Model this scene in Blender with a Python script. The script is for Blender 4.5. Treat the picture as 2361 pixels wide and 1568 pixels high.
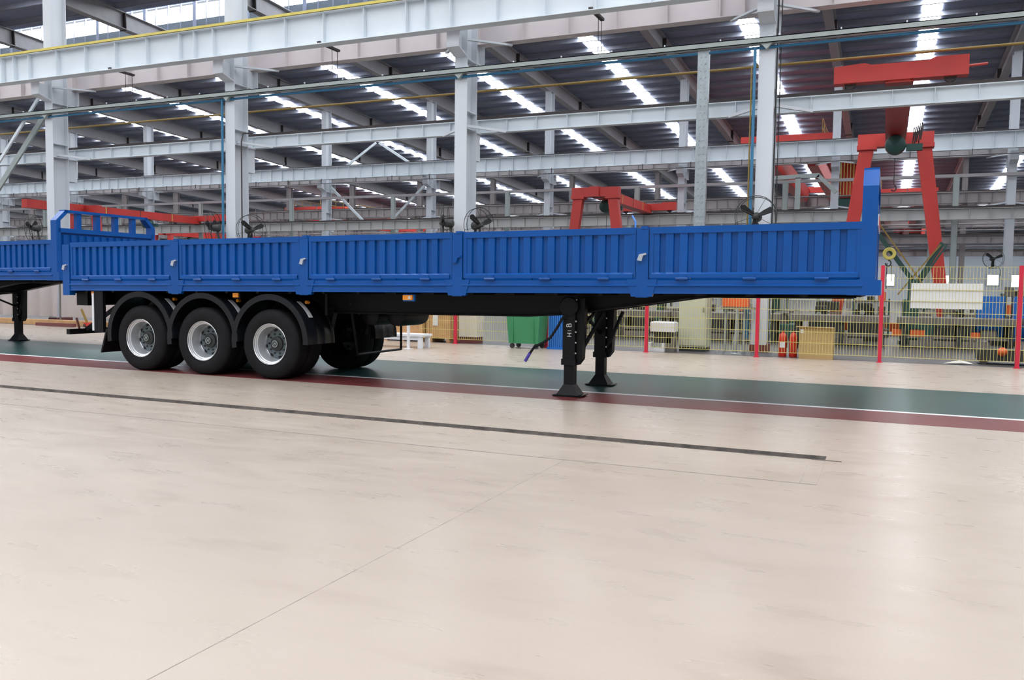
import bpy, math, random
from mathutils import Vector, Matrix
R = random.Random(7)
PI = math.pi
for o in list(bpy.data.objects):
    bpy.data.objects.remove(o)
SC = bpy.context.scene
COL = SC.collection

# ------------------------------------------------------------------ camera, sky, light, exposure
FPX, YAW, PITCH, ROLL, CAMH = 1960.70, -0.4128, -0.0638, 0.0128, 1.4566
fw = Vector((math.sin(YAW) * math.cos(PITCH), math.cos(YAW) * math.cos(PITCH), math.sin(PITCH)))
rt = Vector((math.cos(YAW), -math.sin(YAW), 0))
up = rt.cross(fw)
rt2 = rt * math.cos(ROLL) + up * math.sin(ROLL)
up2 = -rt * math.sin(ROLL) + up * math.cos(ROLL)
cam = bpy.data.cameras.new('camera')
camo = bpy.data.objects.new('camera', cam)
COL.objects.link(camo)
cam.sensor_width = 36.0
cam.lens = FPX / 2361 * 36.0
cam.clip_end = 500
camo.matrix_world = Matrix(((rt2.x, up2.x, -fw.x, 0), (rt2.y, up2.y, -fw.y, 0), (rt2.z, up2.z, -fw.z, CAMH), (0, 0, 0, 1)))
SC.camera = camo

W = bpy.data.worlds.new('sky')
SC.world = W
W.use_nodes = True
W.node_tree.nodes['Background'].inputs[0].default_value = (0.80, 0.88, 1.0, 1)
W.node_tree.nodes['Background'].inputs[1].default_value = 0.42
SKYLIGHT = 16.0


def area(name, loc, sx, sy, power, rot=(0, 0, 0), color=(1, 0.97, 0.93)):
    l = bpy.data.lights.new(name, 'AREA')
    l.shape = 'RECTANGLE'
    l.size, l.size_y, l.energy, l.color = sx, sy, power, color
    o = bpy.data.objects.new(name, l)
    o.location, o.rotation_euler = loc, rot
    COL.objects.link(o)
    return o


for k, ax in enumerate((-29.6, -14.0, 1.6, 17.0)):
    area('skylight_daylight', (ax, 3, 14.6), 1.2, 34, 450 if ax < 0 else 700)
SC.view_settings.view_transform = 'Standard'
SC.view_settings.look = 'None'
SC.view_settings.gamma = 1
SC.view_settings.use_curve_mapping = False
SC.view_settings.exposure = 0.42
SC.cycles.use_denoising = True
SC.cycles.max_bounces = 6
SC.cycles.diffuse_bounces = 3
SC.cycles.glossy_bounces = 3
SC.cycles.sample_clamp_indirect = 6.0


# ------------------------------------------------------------------ materials
def mat(name, color, rough=0.5, metal=0.0, var=0.06, scale=3.0, bump=0.0, coat=0.0, emit=None, estr=0.0, detail=3, spec=None):
    m = bpy.data.materials.new(name)
    m.use_nodes = True
    nt = m.node_tree
    b = nt.nodes['Principled BSDF']
    b.inputs['Roughness'].default_value = rough
    b.inputs['Metallic'].default_value = metal
    if coat:
        b.inputs['Coat Weight'].default_value = coat
        b.inputs['Coat Roughness'].default_value = 0.12
    if spec is not None:
        b.inputs['Specular IOR Level'].default_value = spec
    tc = nt.nodes.new('ShaderNodeTexCoord')
    nz = nt.nodes.new('ShaderNodeTexNoise')
    nz.inputs['Scale'].default_value = scale
    nz.inputs['Detail'].default_value = detail
    nt.links.new(tc.outputs['Object'], nz.inputs['Vector'])
    cr = nt.nodes.new('ShaderNodeValToRGB')
    cr.color_ramp.elements[0].position = 0.3
    cr.color_ramp.elements[1].position = 0.7
    cr.color_ramp.elements[0].color = tuple(max(0, c * (1 - var)) for c in color) + (1,)
    cr.color_ramp.elements[1].color = tuple(min(1, c * (1 + var)) for c in color) + (1,)
    nt.links.new(nz.outputs['Fac'], cr.inputs['Fac'])
    nt.links.new(cr.outputs['Color'], b.inputs['Base Color'])
    if bump:
        bp = nt.nodes.new('ShaderNodeBump')
        bp.inputs['Strength'].default_value = bump
        bp.inputs['Distance'].default_value = 0.01
        nt.links.new(nz.outputs['Fac'], bp.inputs['Height'])
        nt.links.new(bp.outputs['Normal'], b.inputs['Normal'])
    if emit:
        b.inputs['Emission Color'].default_value = tuple(emit) + (1,)
        b.inputs['Emission Strength'].default_value = estr
    return m


M = {}
M['steel'] = mat('painted_grey_steel', (0.68, 0.74, 0.79), 0.5, var=0.05, scale=0.8)
M['column'] = mat('painted_column_steel', (0.60, 0.63, 0.68), 0.45, var=0.03, scale=0.7)
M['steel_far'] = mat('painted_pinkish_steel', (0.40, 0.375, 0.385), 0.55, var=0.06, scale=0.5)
M['steel_pink'] = mat('pinkish_beam_paint', (0.60, 0.55, 0.56), 0.5, var=0.05, scale=0.8)
M['joint_faint'] = mat('faint_floor_joint', (0.30, 0.25, 0.22), 0.6, var=0.3, scale=5)
M['ext'] = mat('glossy_red_cylinder', (0.62, 0.035, 0.02), 0.3)
M['steel_deep'] = mat('darker_far_steel', (0.235, 0.21, 0.215), 0.6, var=0.08, scale=0.5)  # darker tone for beams, columns and pipes of the far rows
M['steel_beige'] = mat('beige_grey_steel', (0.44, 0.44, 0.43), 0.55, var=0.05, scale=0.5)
M['steel_green'] = mat('grey_green_steel', (0.34, 0.38, 0.37), 0.4, var=0.05)
M['galv'] = mat('galvanised_steel', (0.36, 0.40, 0.42), 0.35, 0.5, var=0.12, scale=12)
M['rail'] = mat('dark_rail_steel', (0.055, 0.045, 0.045), 0.6, 0.3)
M['roof'] = mat('roof_sheet_underside', (0.23, 0.26, 0.37), 0.7, var=0.1, scale=0.3)
M['purlin'] = mat('purlin_steel', (0.30, 0.315, 0.37), 0.5, 0.3, var=0.08)
M['rafter'] = mat('rafter_steel', (0.34, 0.335, 0.345), 0.6, var=0.05)
M['sky'] = mat('translucent_skylight', (0.9, 0.92, 0.95), 0.4, emit=(0.93, 0.97, 1.0), estr=SKYLIGHT)
M['win'] = mat('daylit_window', (0.9, 0.92, 0.95), 0.2, emit=(0.92, 0.97, 1.0), estr=4.0)
M['yellow'] = mat('yellow_paint', (0.62, 0.52, 0.12), 0.5)
M['ochre'] = mat('ochre_pipe_paint', (0.26, 0.17, 0.035), 0.5)
M['bluepipe'] = mat('blue_pipe_paint', (0.03, 0.17, 0.32), 0.45)
M['red'] = mat('red_crane_paint', (0.54, 0.042, 0.034), 0.45, var=0.1, scale=1.2)
M['redpost'] = mat('red_post_paint', (0.58, 0.02, 0.05), 0.4)
M['orange'] = mat('orange_red_paint', (0.75, 0.12, 0.03), 0.5)
M['blue'] = mat('blue_trailer_paint', (0.001, 0.072, 0.31), 0.28, var=0.08, scale=1.5, coat=0.1, bump=0.08, spec=0.4)
M['black'] = mat('black_chassis_paint', (0.004, 0.004, 0.0055), 0.5, var=0.15, spec=0.25)
M['blackgloss'] = mat('black_fender_plastic', (0.007, 0.008, 0.011), 0.30, spec=0.35)
M['tyre'] = mat('tyre_rubber', (0.009, 0.009, 0.0105), 0.75, var=0.2, scale=8, bump=0.1, spec=0.2)
M['rim'] = mat('silver_rim_paint', (0.62, 0.63, 0.65), 0.3, 0.55, var=0.04)
M['rimdisc'] = mat('grey_wheel_disc', (0.13, 0.165, 0.18), 0.45, 0.2)
M['dark'] = mat('dark_void', (0.008, 0.008, 0.01), 0.8)
M['chrome'] = mat('chrome_latch', (0.8, 0.8, 0.82), 0.2, 0.9)
M['amber'] = mat('amber_lens', (0.85, 0.28, 0.01), 0.25, coat=0.5)
M['white'] = mat('white_paint', (0.74, 0.75, 0.78), 0.4, var=0.03)
M['cream'] = mat('cream_cabinet_paint', (0.50, 0.51, 0.40), 0.5, var=0.03)
M['panelwhite'] = mat('off_white_panel', (0.66, 0.62, 0.56), 0.5, var=0.03)
M['wood'] = mat('plywood', (0.52, 0.29, 0.13), 0.6, var=0.15, scale=4)
M['card'] = mat('cardboard', (0.50, 0.34, 0.15), 0.7, var=0.06, scale=5)
M['green'] = mat('green_bin_plastic', (0.045, 0.24, 0.10), 0.45, var=0.06)
M['dkgreen'] = mat('dark_green_machine_paint', (0.02, 0.075, 0.065), 0.5)
M['bluebin'] = mat('blue_plastic', (0.01, 0.14, 0.50), 0.4)
M['grey'] = mat('workbench_grey', (0.16, 0.145, 0.135), 0.6, var=0.15, scale=2)
M['dkgrey'] = mat('dark_machine_grey', (0.030, 0.032, 0.032), 0.6, var=0.3, scale=3)
M['tarp'] = mat('grey_tarpaulin', (0.42, 0.38, 0.37), 0.7, var=0.06, scale=1)
M['plinth'] = mat('dark_red_plinth', (0.16, 0.045, 0.04), 0.6)
M['wall'] = mat('pale_wall_sheet', (0.62, 0.68, 0.76), 0.6, var=0.04, scale=0.2)
M['wire'] = mat('yellow_wire_mesh', (0.62, 0.55, 0.17), 0.5)
M['tyrelow'] = M['tyre']
M['silver'] = mat('silver_steel', (0.45, 0.5, 0.5), 0.3, 0.6)
M['greenstripe'] = mat('green_floor_paint', (0.029, 0.075, 0.070), 0.32, var=0.12, scale=0.8, spec=0.12)
M['redstripe'] = mat('red_floor_paint', (0.15, 0.035, 0.036), 0.36, var=0.12, scale=0.8, spec=0.12)
M['joint'] = mat('dark_floor_joint', (0.20, 0.17, 0.16), 0.8, var=0.3, scale=5)
M['groove'] = mat('groove_concrete', (0.10, 0.085, 0.075), 0.9, var=0.4, scale=9, bump=0.6)


def floor_material():
    m = bpy.data.materials.new('beige_epoxy_floor')
    m.use_nodes = True
    nt = m.node_tree
    L = nt.links
    b = nt.nodes['Principled BSDF']
    tc = nt.nodes.new('ShaderNodeTexCoord')

    def noise(scale, sc, detail=3, rough=0.5):
        mp = nt.nodes.new('ShaderNodeMapping')
        mp.inputs['Scale'].default_value = sc
        n = nt.nodes.new('ShaderNodeTexNoise')
        n.inputs['Scale'].default_value = scale
        n.inputs['Detail'].default_value = detail
        n.inputs['Roughness'].default_value = rough
        L.new(tc.outputs['Object'], mp.inputs['Vector'])
        L.new(mp.outputs[0], n.inputs['Vector'])
        return n

    def ramp(n, p0, c0, p1, c1):
        r = nt.nodes.new('ShaderNodeValToRGB')
        r.color_ramp.elements[0].position, r.color_ramp.elements[1].position = p0, p1
        r.color_ramp.elements[0].color, r.color_ramp.elements[1].color = c0, c1
        L.new(n.outputs['Fac'], r.inputs['Fac'])
        return r

    def mixc(a, bb, mode, fac):
        x = nt.nodes.new('ShaderNodeMixRGB')
        x.blend_type = mode
        x.inputs[0].default_value = fac
        L.new(a.outputs[0], x.inputs[1])
        L.new(bb.outputs[0], x.inputs[2])
        return x
    base = ramp(noise(0.35, (1, 1, 1), 4), 0.3, (0.385, 0.318, 0.262, 1), 0.7, (0.418, 0.352, 0.298, 1))
    streak = ramp(noise(0.9, (0.5, 1.4, 1), 4, 0.55), 0.35, (0.94, 0.93, 0.92, 1), 0.62, (1, 1, 1, 1))
    smudge = ramp(noise(1.5, (0.7, 1.7, 1), 3, 0.6), 0.22, (0.55, 0.50, 0.46, 1), 0.42, (1, 1, 1, 1))
    fine = ramp(noise(60, (1, 1, 1), 2), 0.3, (0.97, 0.97, 0.97, 1), 0.7, (1, 1, 1, 1))
    c = mixc(mixc(mixc(base, streak, 'MULTIPLY', 0.7), smudge, 'MULTIPLY', 0.32), fine, 'MULTIPLY', 1.0)
    L.new(c.outputs[0], b.inputs['Base Color'])
    rr = ramp(noise(3.0, (0.5, 2, 1), 3), 0.3, (0.26, 0.26, 0.26, 1), 0.7, (0.36, 0.36, 0.36, 1))
    L.new(rr.outputs[0], b.inputs['Roughness'])
    b.inputs['Specular IOR Level'].default_value = 0.5
    n = noise(1.6, (1, 1, 1), 2)
    bp = nt.nodes.new('ShaderNodeBump')
    bp.inputs['Strength'].default_value = 0.02
    bp.inputs['Distance'].default_value = 0.02
    L.new(n.outputs['Fac'], bp.inputs['Height'])
    L.new(bp.outputs['Normal'], b.inputs['Normal'])
    return m


M['floor'] = floor_material()
M['concrete'] = mat('grey_shop_floor', (0.075, 0.07, 0.068), 0.45, var=0.15, scale=0.8)
M['curtain_green'] = M['green']
TILT = 0.0102


# ------------------------------------------------------------------ mesh helpers
class MB:
    def __init__(self, org=(0, 0, 0), tilt=False):
        self.v, self.f, self.o, self.t = [], [], Vector(org), tilt

    def add(self, vs, fs):
        n = len(self.v)
        for x, y, z in vs:
            if self.t:
                z = z + TILT * x
            self.v.append((x - self.o.x, y - self.o.y, z - self.o.z))
        self.f += [tuple(i + n for i in f) for f in fs]
        return self

    def box(self, x0, x1, y0, y1, z0, z1):
        v = [(x, y, z) for z in (z0, z1) for y in (y0, y1) for x in (x0, x1)]
        return self.add(v, [(0, 2, 3, 1), (4, 5, 7, 6), (0, 1, 5, 4), (2, 6, 7, 3), (0, 4, 6, 2), (1, 3, 7, 5)])

    def bevbox(self, x0, x1, y0, y1, z0, z1, b=0.02):
        """box with chamfered vertical and top edges"""
        def ring(z, i):
            return [(x0 + i + b, y0 + i, z), (x1 - i - b, y0 + i, z), (x1 - i, y0 + i + b, z), (x1 - i, y1 - i - b, z),
                    (x1 - i - b, y1 - i, z), (x0 + i + b, y1 - i, z), (x0 + i, y1 - i - b, z), (x0 + i, y0 + i + b, z)]
        v = ring(z0, 0) + ring(z1 - b, 0) + ring(z1, b)
        f = [tuple(range(7, -1, -1)), tuple(range(16, 24))]
        for k in (0, 8):
            for i in range(8):
                j = (i + 1) % 8
                f.append((k + i, k + j, k + j + 8, k + i + 8))
        return self.add(v, f)

    def bar(self, p, q, w, h, upv=(0, 0, 1)):
        """rectangular bar from p to q; w across, h along up"""
        p, q = Vector(p), Vector(q)
        d = (q - p).normalized()
        u = Vector(upv)
        s = d.cross(u)
        if s.length < 1e-4:
            s = d.cross(Vector((0, 1, 0)))
        s.normalize()
        u = s.cross(d)
        v = []
        for c in (p, q):
            for a, b in ((-1, -1), (1, -1), (1, 1), (-1, 1)):
                v.append(tuple(c + s * (a * w / 2) + u * (b * h / 2)))
        return self.add(v, [(3, 2, 1, 0), (4, 5, 6, 7), (0, 1, 5, 4), (1, 2, 6, 5), (2, 3, 7, 6), (3, 0, 4, 7)])

    def tube(self, pts, r, n=8):
        pts = [Vector(p) for p in pts]
        rings = []
        prev = None
        for i, p in enumerate(pts):
            d = (pts[min(i + 1, len(pts) - 1)] - pts[max(i - 1, 0)]).normalized()
            if prev is None:
                a = d.cross(Vector((0, 0, 1)))
                if a.length < 1e-3:
                    a = d.cross(Vector((0, 1, 0)))
            else:
                a = prev - d * prev.dot(d)
            a.normalize()
            prev = a
            b = d.cross(a)
            rr = r[i] if isinstance(r, (list, tuple)) else r
            rings.append([tuple(p + a * (rr * math.cos(2 * PI * k / n)) + b * (rr * math.sin(2 * PI * k / n))) for k in range(n)])
        v = [q for g in rings for q in g]
        f = []
        for i in range(len(rings) - 1):
            for k in range(n):
                j = (k + 1) % n
                f.append((i * n + k, i * n + j, i * n + n + j, i * n + n + k))
        f.append(tuple(range(n - 1, -1, -1)))
        f.append(tuple((len(rings) - 1) * n + k for k in range(n)))
        return self.add(v, f)

    def lathe(self, prof, c, axis='y', n=24, cap=True):
        """prof: list of (radius, offset along axis)"""
        v = []
        for r, a in prof:
            for k in range(n):
                t = 2 * PI * k / n
                s, co = r * math.sin(t), r * math.cos(t)
                if axis == 'y':
                    v.append((c[0] + s, c[1] + a, c[2] + co))
                elif axis == 'z':
                    v.append((c[0] + co, c[1] + s, c[2] + a))
                else:
                    v.append((c[0] + a, c[1] + co, c[2] + s))
        f = []
        for i in range(len(prof) - 1):
            for k in range(n):
                j = (k + 1) % n
                f.append((i * n + k, i * n + j, i * n + n + j, i * n + n + k))
        if cap:
            f.append(tuple(range(n - 1, -1, -1)))
            f.append(tuple((len(prof) - 1) * n + k for k in range(n)))
        return self.add(v, f)

    def prism(self, poly, a0, a1, axis='y'):
        """poly in the plane across the axis: y -> (x,z); x -> (y,z); z -> (x,y)"""
        n = len(poly)

        def P(u, w, a):
            return (u, a, w) if axis == 'y' else ((a, u, w) if axis == 'x' else (u, w, a))
        v = [P(u, w, a0) for u, w in poly] + [P(u, w, a1) for u, w in poly]
        f = [tuple(range(n)), tuple(range(2 * n - 1, n - 1, -1))]
        for i in range(n):
            j = (i + 1) % n
            f.append((i, i + n, j + n, j))
        return self.add(v, f)

    def build(self, name, m, parent=None, smooth=False, loc=None):
        me = bpy.data.meshes.new(name)
        me.from_pydata(self.v, [], self.f)
        me.update()
        o = bpy.data.objects.new(name, me)
        if smooth:
            for p in me.polygons:
                p.use_smooth = True
            try:
                me.set_sharp_from_angle(angle=math.radians(35))
            except Exception:
                pass
        me.materials.append(M[m] if isinstance(m, str) else m)
        COL.objects.link(o)
        if parent is not None:
            o.parent = parent
        else:
            o.location = self.o
        if loc is not None:
            o.location = loc
        return o


def thing(name, label, cat, loc=(0, 0, 0), group=None):
    o = bpy.data.objects.new(name, None)
    o.empty_display_size = 0.2
    COL.objects.link(o)
    o.location = loc
    o['label'], o['category'] = label, cat
    if group:
        o['group'] = group
    return o


def tag(o, label, cat, group=None):
    o['label'], o['category'] = label, cat
    if group:
        o['group'] = group
    return o


def struct(o):
    o['kind'] = 'structure'
    return o


def clone(o, loc=None, parent=None):
    c = o.copy()
    COL.objects.link(c)
    if loc is not None:
        c.location = loc
    if parent is not None:
        c.parent = parent
    return c


def dup(root, loc, label=None, rot=None, parent=None):
    r = clone(root, loc, parent)
    if rot:
        r.rotation_euler = rot
    if label:
        r['label'] = label
    for ch in list(root.children):
        c = clone(ch, None, r)
        for g in list(ch.children):
            clone(g, None, c)
    return r


# ------------------------------------------------------------------ the hall: floor
BAY = 7.809
XC = [-26.279 + BAY * k for k in range(-18, 6)]       # frame lines
XMIN, XMAX, YMIN, YMAX = -160.0, 40.0, -24.0, 124.5
YA, YB, YCc, YD = 20.36, 46.3, 72.3, 98.3
GX, GY0, GY1 = -0.42, 7.66, 7.86

f = MB()
f.add([(XMIN, YMIN, 0), (XMAX, YMIN, 0), (XMAX, GY0, 0), (XMIN, GY0, 0),
       (GX, GY0, 0), (GX, GY1, 0), (XMAX, GY1, 0), (XMIN, GY1, 0), (XMAX, YMAX, 0), (XMIN, YMAX, 0)],
      [(0, 1, 2, 4, 3), (4, 2, 6, 5), (7, 5, 6, 8, 9)])
floor = struct(f.build('floor', 'floor'))
g = MB()
g.add([(XMIN, GY0, 0), (GX, GY0, 0), (GX, GY1, 0), (XMIN, GY1, 0),
       (XMIN, GY0 + .02, -.05), (GX - .03, GY0 + .02, -.05), (GX - .03, GY1 - .02, -.05), (XMIN, GY1 - .02, -.05)],
      [(0, 1, 5, 4), (2, 3, 7, 6), (1, 2, 6, 5), (4, 5, 6, 7)])
g.build('floor_channel', 'groove', floor)
# ragged broken lip of the channel
g = MB()
x = -24.0
while x < GX - 0.1:
    w = R.uniform(0.05, 0.25)
    g.box(x, x + w, GY0 - R.uniform(0.0, 0.016), GY0 + 0.012, -0.02, 0.003)
    x += w + R.uniform(0.03, 0.3)
g.build('chipped_edge', 'groove', floor)
b = MB().box(XMIN, XMAX, 11.20, 13.90, 0, .002)
b.build('green_lane', 'greenstripe', floor)
b = MB().box(XMIN, XMAX, 10.19, 11.10, 0, .002)
b.build('red_lane', 'redstripe', floor)
b = MB().box(XMIN, XMAX, 11.10, 11.20, 0, .0024)
b.build('white_line', 'white', floor)
b = MB().box(XMIN, XMAX, 18.86, YMAX, 0, .002)
b.build('grey_floor_area', 'concrete', floor)
b = MB().box(XMIN, GX, 6.655, 6.668, 0, .0015)
b.build('floor_joint', 'joint', floor)
b = MB().box(-2.423, -2.418, 0.8, 6.65, 0, .001)
b.build('floor_joint', 'joint_faint', floor)
b = MB().box(GX - .005, GX + .001, 6.66, 7.66, 0, .0012).box(GX - .125, GX - .119, 6.66, 7.45, 0, .001)
b.build('floor_joint', 'joint_faint', floor)


def zr(y):
    return 16.0 - 0.05 * y


# ------------------------------------------------------------------ roof
GL0, GL1 = 31.0, 33.8          # ridge lantern opening
c = MB()
for y0, y1 in ((YMIN, GL0), (GL1, YMAX)):
    c.add([(XMIN, y0, zr(y0)), (XMAX, y0, zr(y0)), (XMAX, y1, zr(y1)), (XMIN, y1, zr(y1)),
           (XMIN, y0, zr(y0) + .15), (XMAX, y0, zr(y0) + .15), (XMAX, y1, zr(y1) + .15), (XMIN, y1, zr(y1) + .15)],
          [(0, 3, 2, 1), (4, 5, 6, 7), (0, 1, 5, 4), (2, 3, 7, 6), (1, 2, 6, 5), (3, 0, 4, 7)])
c.add([(XMIN, GL0, 15.75), (XMAX, GL0, 15.75), (XMAX, GL1 + .1, 15.6), (XMIN, GL1 + .1, 15.6)], [(0, 3, 2, 1)])
c.add([(XMIN, GL0, zr(GL0)), (XMAX, GL0, zr(GL0)), (XMAX, GL0, 15.75), (XMIN, GL0, 15.75)], [(0, 1, 2, 3)])
ceiling = struct(c.build('ceiling', 'roof'))
# ridge lantern glazing facing the hall
b = MB().box(XMIN, XMAX, GL1 - .02, GL1, zr(GL1) + .40, 15.45)
struct(b.build('window_1', 'sky'))
b = MB()
x = -70.0
i = 0
while x < 12:
    b.box(x, x + (.22 if i % 4 == 0 else .06), GL1 - .12, GL1 - .03, zr(GL1) - (.5 if i % 4 == 0 else 0), 15.6)
    x += .85
    i += 1
struct(b.build('trim_1', 'column'))
b = MB().box(XMIN, XMAX, GL1 - .1, GL1 + .02, zr(GL1) + .02, zr(GL1) + .36).box(XMIN, XMAX, GL1 - .5, GL1 - .3, zr(GL1) - .45, zr(GL1) - .28)
b.box(XMIN, XMAX, GL1 - .9, GL1 - .75, zr(GL1) - .7, zr(GL1) - .6)
struct(b.build('trim_2', 'steel_green'))
# purlins (shared mesh, one object each)
pm = MB()
pm.box(XMIN, XMAX, 0, .012, -.24, 0).box(XMIN, XMAX, 0, .08, -.24, -.23).box(XMIN, XMAX, -.06, .01, -.012, 0)
pur = pm.build('purlin', 'purlin', ceiling, loc=(0, -18.0, zr(-18.0)))
y = -18.0 + 1.6
PY = [-18.0]
while y < YMAX - .5:
    if not (GL0 - .1 < y < GL1 + .1):
        clone(pur, (0, y, zr(y)), ceiling)
        PY.append(y)
    y += 1.6
# rafters
sl = math.hypot(1, .05)
rm = MB()
y0, y1 = -20.0, 124.0
rm.prism([(y0, -.25), (y1, -.25), (y1, -1.0), (y0, -1.0)], -.012, .012, 'x')
rm.prism([(y0, -1.0), (y1, -1.0), (y1, -1.03), (y0, -1.03)], -.2, .2, 'x')
rm.prism([(y0, -.24), (y1, -.24), (y1, -.27), (y0, -.27)], -.19, .19, 'x')
rm.v = [(xx, yy, zz - .05 * yy) for xx, yy, zz in rm.v]
raf = None
sp = MB()
for ys in (9.5, 30.5, 41.8, 51.8, 62.0, 83, 93, 104):
    sp.prism([(ys, -.24), (ys + .04, -.24), (ys + .07, -1.08), (ys + .03, -1.08)], -.2, .2, 'x')
sp.v = [(xx, yy, zz - .05 * yy) for xx, yy, zz in sp.v]
spo = None
for xc in XC:
    xx = xc + .18
    if raf is None:
        raf = rm.build('rafter', 'rafter', ceiling, loc=(xx, 0, 16.0))
        spo = sp.build('splice_plate', 'rail', raf)
    else:
        r2 = clone(raf, (xx, 0, 16.0), ceiling)
        clone(spo, None, r2)
# skylights: one strip per bay, single panels where they can be told apart
pan = None
for xc in XC:
    xs = xc + 4.25
    ranges = [(-16.0, 27.5), (36.0, 120.0)]
    if -34 < xc < 6:
        ranges = [(-16.0, 27.5), (60.6, 120.0)]
        for k, py in enumerate(PY):
            if 36 < py < 59:
                if pan is None:
                    q = MB().add([(-.40, .10, -.03 - .005), (.40, .10, -.035), (.40, 1.55, -.03 - .0775), (-.40, 1.55, -.1075)], [(0, 3, 2, 1)])
                    pan = q.build('skylight_panel', 'sky', ceiling, loc=(xs, py, zr(py)))
                else:
                    clone(pan, (xs, py, zr(py)), ceiling)
    for a, bb in ranges:
        q = MB().add([(xs - .40, a, zr(a) - .03), (xs + .40, a, zr(a) - .03), (xs + .40, bb, zr(bb) - .03), (xs - .40, bb, zr(bb) - .03)], [(0, 3, 2, 1)])
        q.build('skylight_strip', 'sky', ceiling)

# ------------------------------------------------------------------ outer walls
b = MB().box(XMIN, XMAX, YMAX, YMAX + .3, 0, zr(YMAX) + .1)
struct(b.build('wall_far', 'wall'))
b = MB().prism([(YMIN, 0), (YMAX, 0), (YMAX, zr(YMAX)), (YMIN, zr(YMIN))], XMIN - .3, XMIN, 'x')
struct(b.build('wall_left', 'wall'))
b = MB().prism([(YMIN, 0), (YMAX, 0), (YMAX, zr(YMAX)), (YMIN, zr(YMIN))], XMAX, XMAX + .3, 'x')
struct(b.build('wall_right', 'wall'))
wn = 2
for x0, x1, z0, z1 in [(0.05, 0.95, 2.1, 3.6), (6.2, 6.65, 2.3, 3.5), (7.0, 7.7, 2.3, 3.5), (11.8, 13.1, 2.3, 3.6), (14.1, 15.4, 2.1, 3.6),
                       (-9, -8, 2.2, 3.6), (-20, -19, 2.2, 3.6), (-32, -31, 2.2, 3.6), (-45, -44, 2.2, 3.6), (19, 20.2, 2.2, 3.6)]:
    q = MB().box(x0, x1, YMAX - .05, YMAX - .01, z0, z1)
    w_ = struct(q.build('window_%d' % wn, 'win'))
    q = MB().box(x0 - .12, x0, YMAX - .08, YMAX - .01, z0 - .1, z1 + .1).box(x1, x1 + .12, YMAX - .08, YMAX - .01, z0 - .1, z1 + .1)
    q.box(x0, x1, YMAX - .08, YMAX - .01, z1, z1 + .1).box(x0, x1, YMAX - .08, YMAX - .01, z0 - .1, z0)
    q.build('window_frame', 'steel_green', w_)
    wn += 1


# ------------------------------------------------------------------ columns
OW = ['first', 'second', 'third', 'fourth', 'fifth', 'sixth', 'seventh', 'eighth', 'ninth', 'tenth', 'eleventh', 'twelfth', 'thirteenth', 'fourteenth', 'fifteenth',
      'sixteenth', 'seventeenth', 'eighteenth', 'nineteenth', 'twentieth', 'twenty-first', 'twenty-second', 'twenty-third', 'twenty-fourth']


def nth(i):
    return OW[i]


def column_parts(root, y0, full=True, far=False):
    """column local: x 0..0.358, y 0..0.60"""
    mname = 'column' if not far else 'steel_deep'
    top = zr(y0) - 1.0
    q = MB()
    q.box(0, .358, 0, .022, 0, top).box(0, .358, .578, .6, 0, top).box(.168, .190, .02, .58, 0, top)
    shaft = q.build('shaft', mname, root)
    if full:
        MB().box(-.02, .378, -.02, .62, 0, .16).build('plinth', 'plinth', root)
    q = MB()
    q.prism([(0, 7.45), (0, 8.0), (-.47, 8.0), (-.47, 7.62)], .16, .198, 'x')
    q.prism([(0, 7.45), (-.49, 7.6), (-.49, 7.63), (0, 7.48)], .0, .358, 'x')
    q.box(0, .358, -.49, -.46, 7.62, 8.0)
    q.build('corbel', mname, root)
    q = MB()
    q.box(.16, .198, .6, 1.06, 7.42, 7.98).box(0, .358, .6, 1.08, 7.4, 7.43).box(0, .358, 1.04, 1.06, 7.43, 7.98)
    q.build('corbel', mname, root)
    q = MB()
    q.box(.08, .278, .6, .98, 4.85, 5.6).box(.04, .318, .6, 1.0, 5.58, 5.62)
    q.build('bracket', mname, root)
    for s in (-1, 1):
        MB().bar((.18, .1, 7.95), (.18 + s * 1.0, 1.05, 7.93), .09, .05).build('brace', mname, root)
        if full:
            MB().bar((.18, .3, 5.72), (.18 + s * .95, .82, 5.60), .07, .07).build('brace', mname, root)
    if full:
        q = MB()
        for z in (2.2, 5.6, 6.05, 7.4):
            q.box(.19, .35, .03, .57, z, z + .015)
        q.build('stiffener_plate', mname, root)
    return root


ORD = {-3: 'seventh', -2: 'sixth', -1: 'fifth', 0: 'left', 1: 'second from the left', 2: 'middle', 3: 'right'}
colA = None
lab = {0: 'tall pale grey steel column behind the left trailer headboard, a diagonal brace on its left',
       1: 'tall pale grey steel column rising behind the trailer rear wheels, blue pipe on its left edge',
       2: 'tall pale grey steel column rising behind the middle of the long trailer',
       3: 'nearest white steel column between fence posts, thin dark conduit down its right side',
       4: 'near-row grey steel column just past the right edge of the picture',
       -1: 'near-row grey steel column just past the left edge of the picture'}
for k in range(-1, 5):
    X0_ = -26.279 + BAY * k
    t = thing('steel_column', lab[k], 'column', (X0_, YA, 0), 'near row of crane columns')
    if colA is None:
        colA = t
        column_parts(t, YA)
    else:
        for ch in list(colA.children):
            clone(ch, None, t)
colB = None
labB = {0: 'slim grey column of the second row seen above the blue headboard left end',
        1: 'slim grey column of the second row left of the inverted V brace', 2: 'slim grey column of the second row right of the inverted V brace',
        3: 'slim grey column of the second row behind the trailer right of the middle near column',
        4: 'slim grey column of the second row left of the galvanised post', 5: 'slim grey column of the second row under the long red crane beam left end',
        6: 'slim grey column of the second row at the far right behind the fan'}
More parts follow.
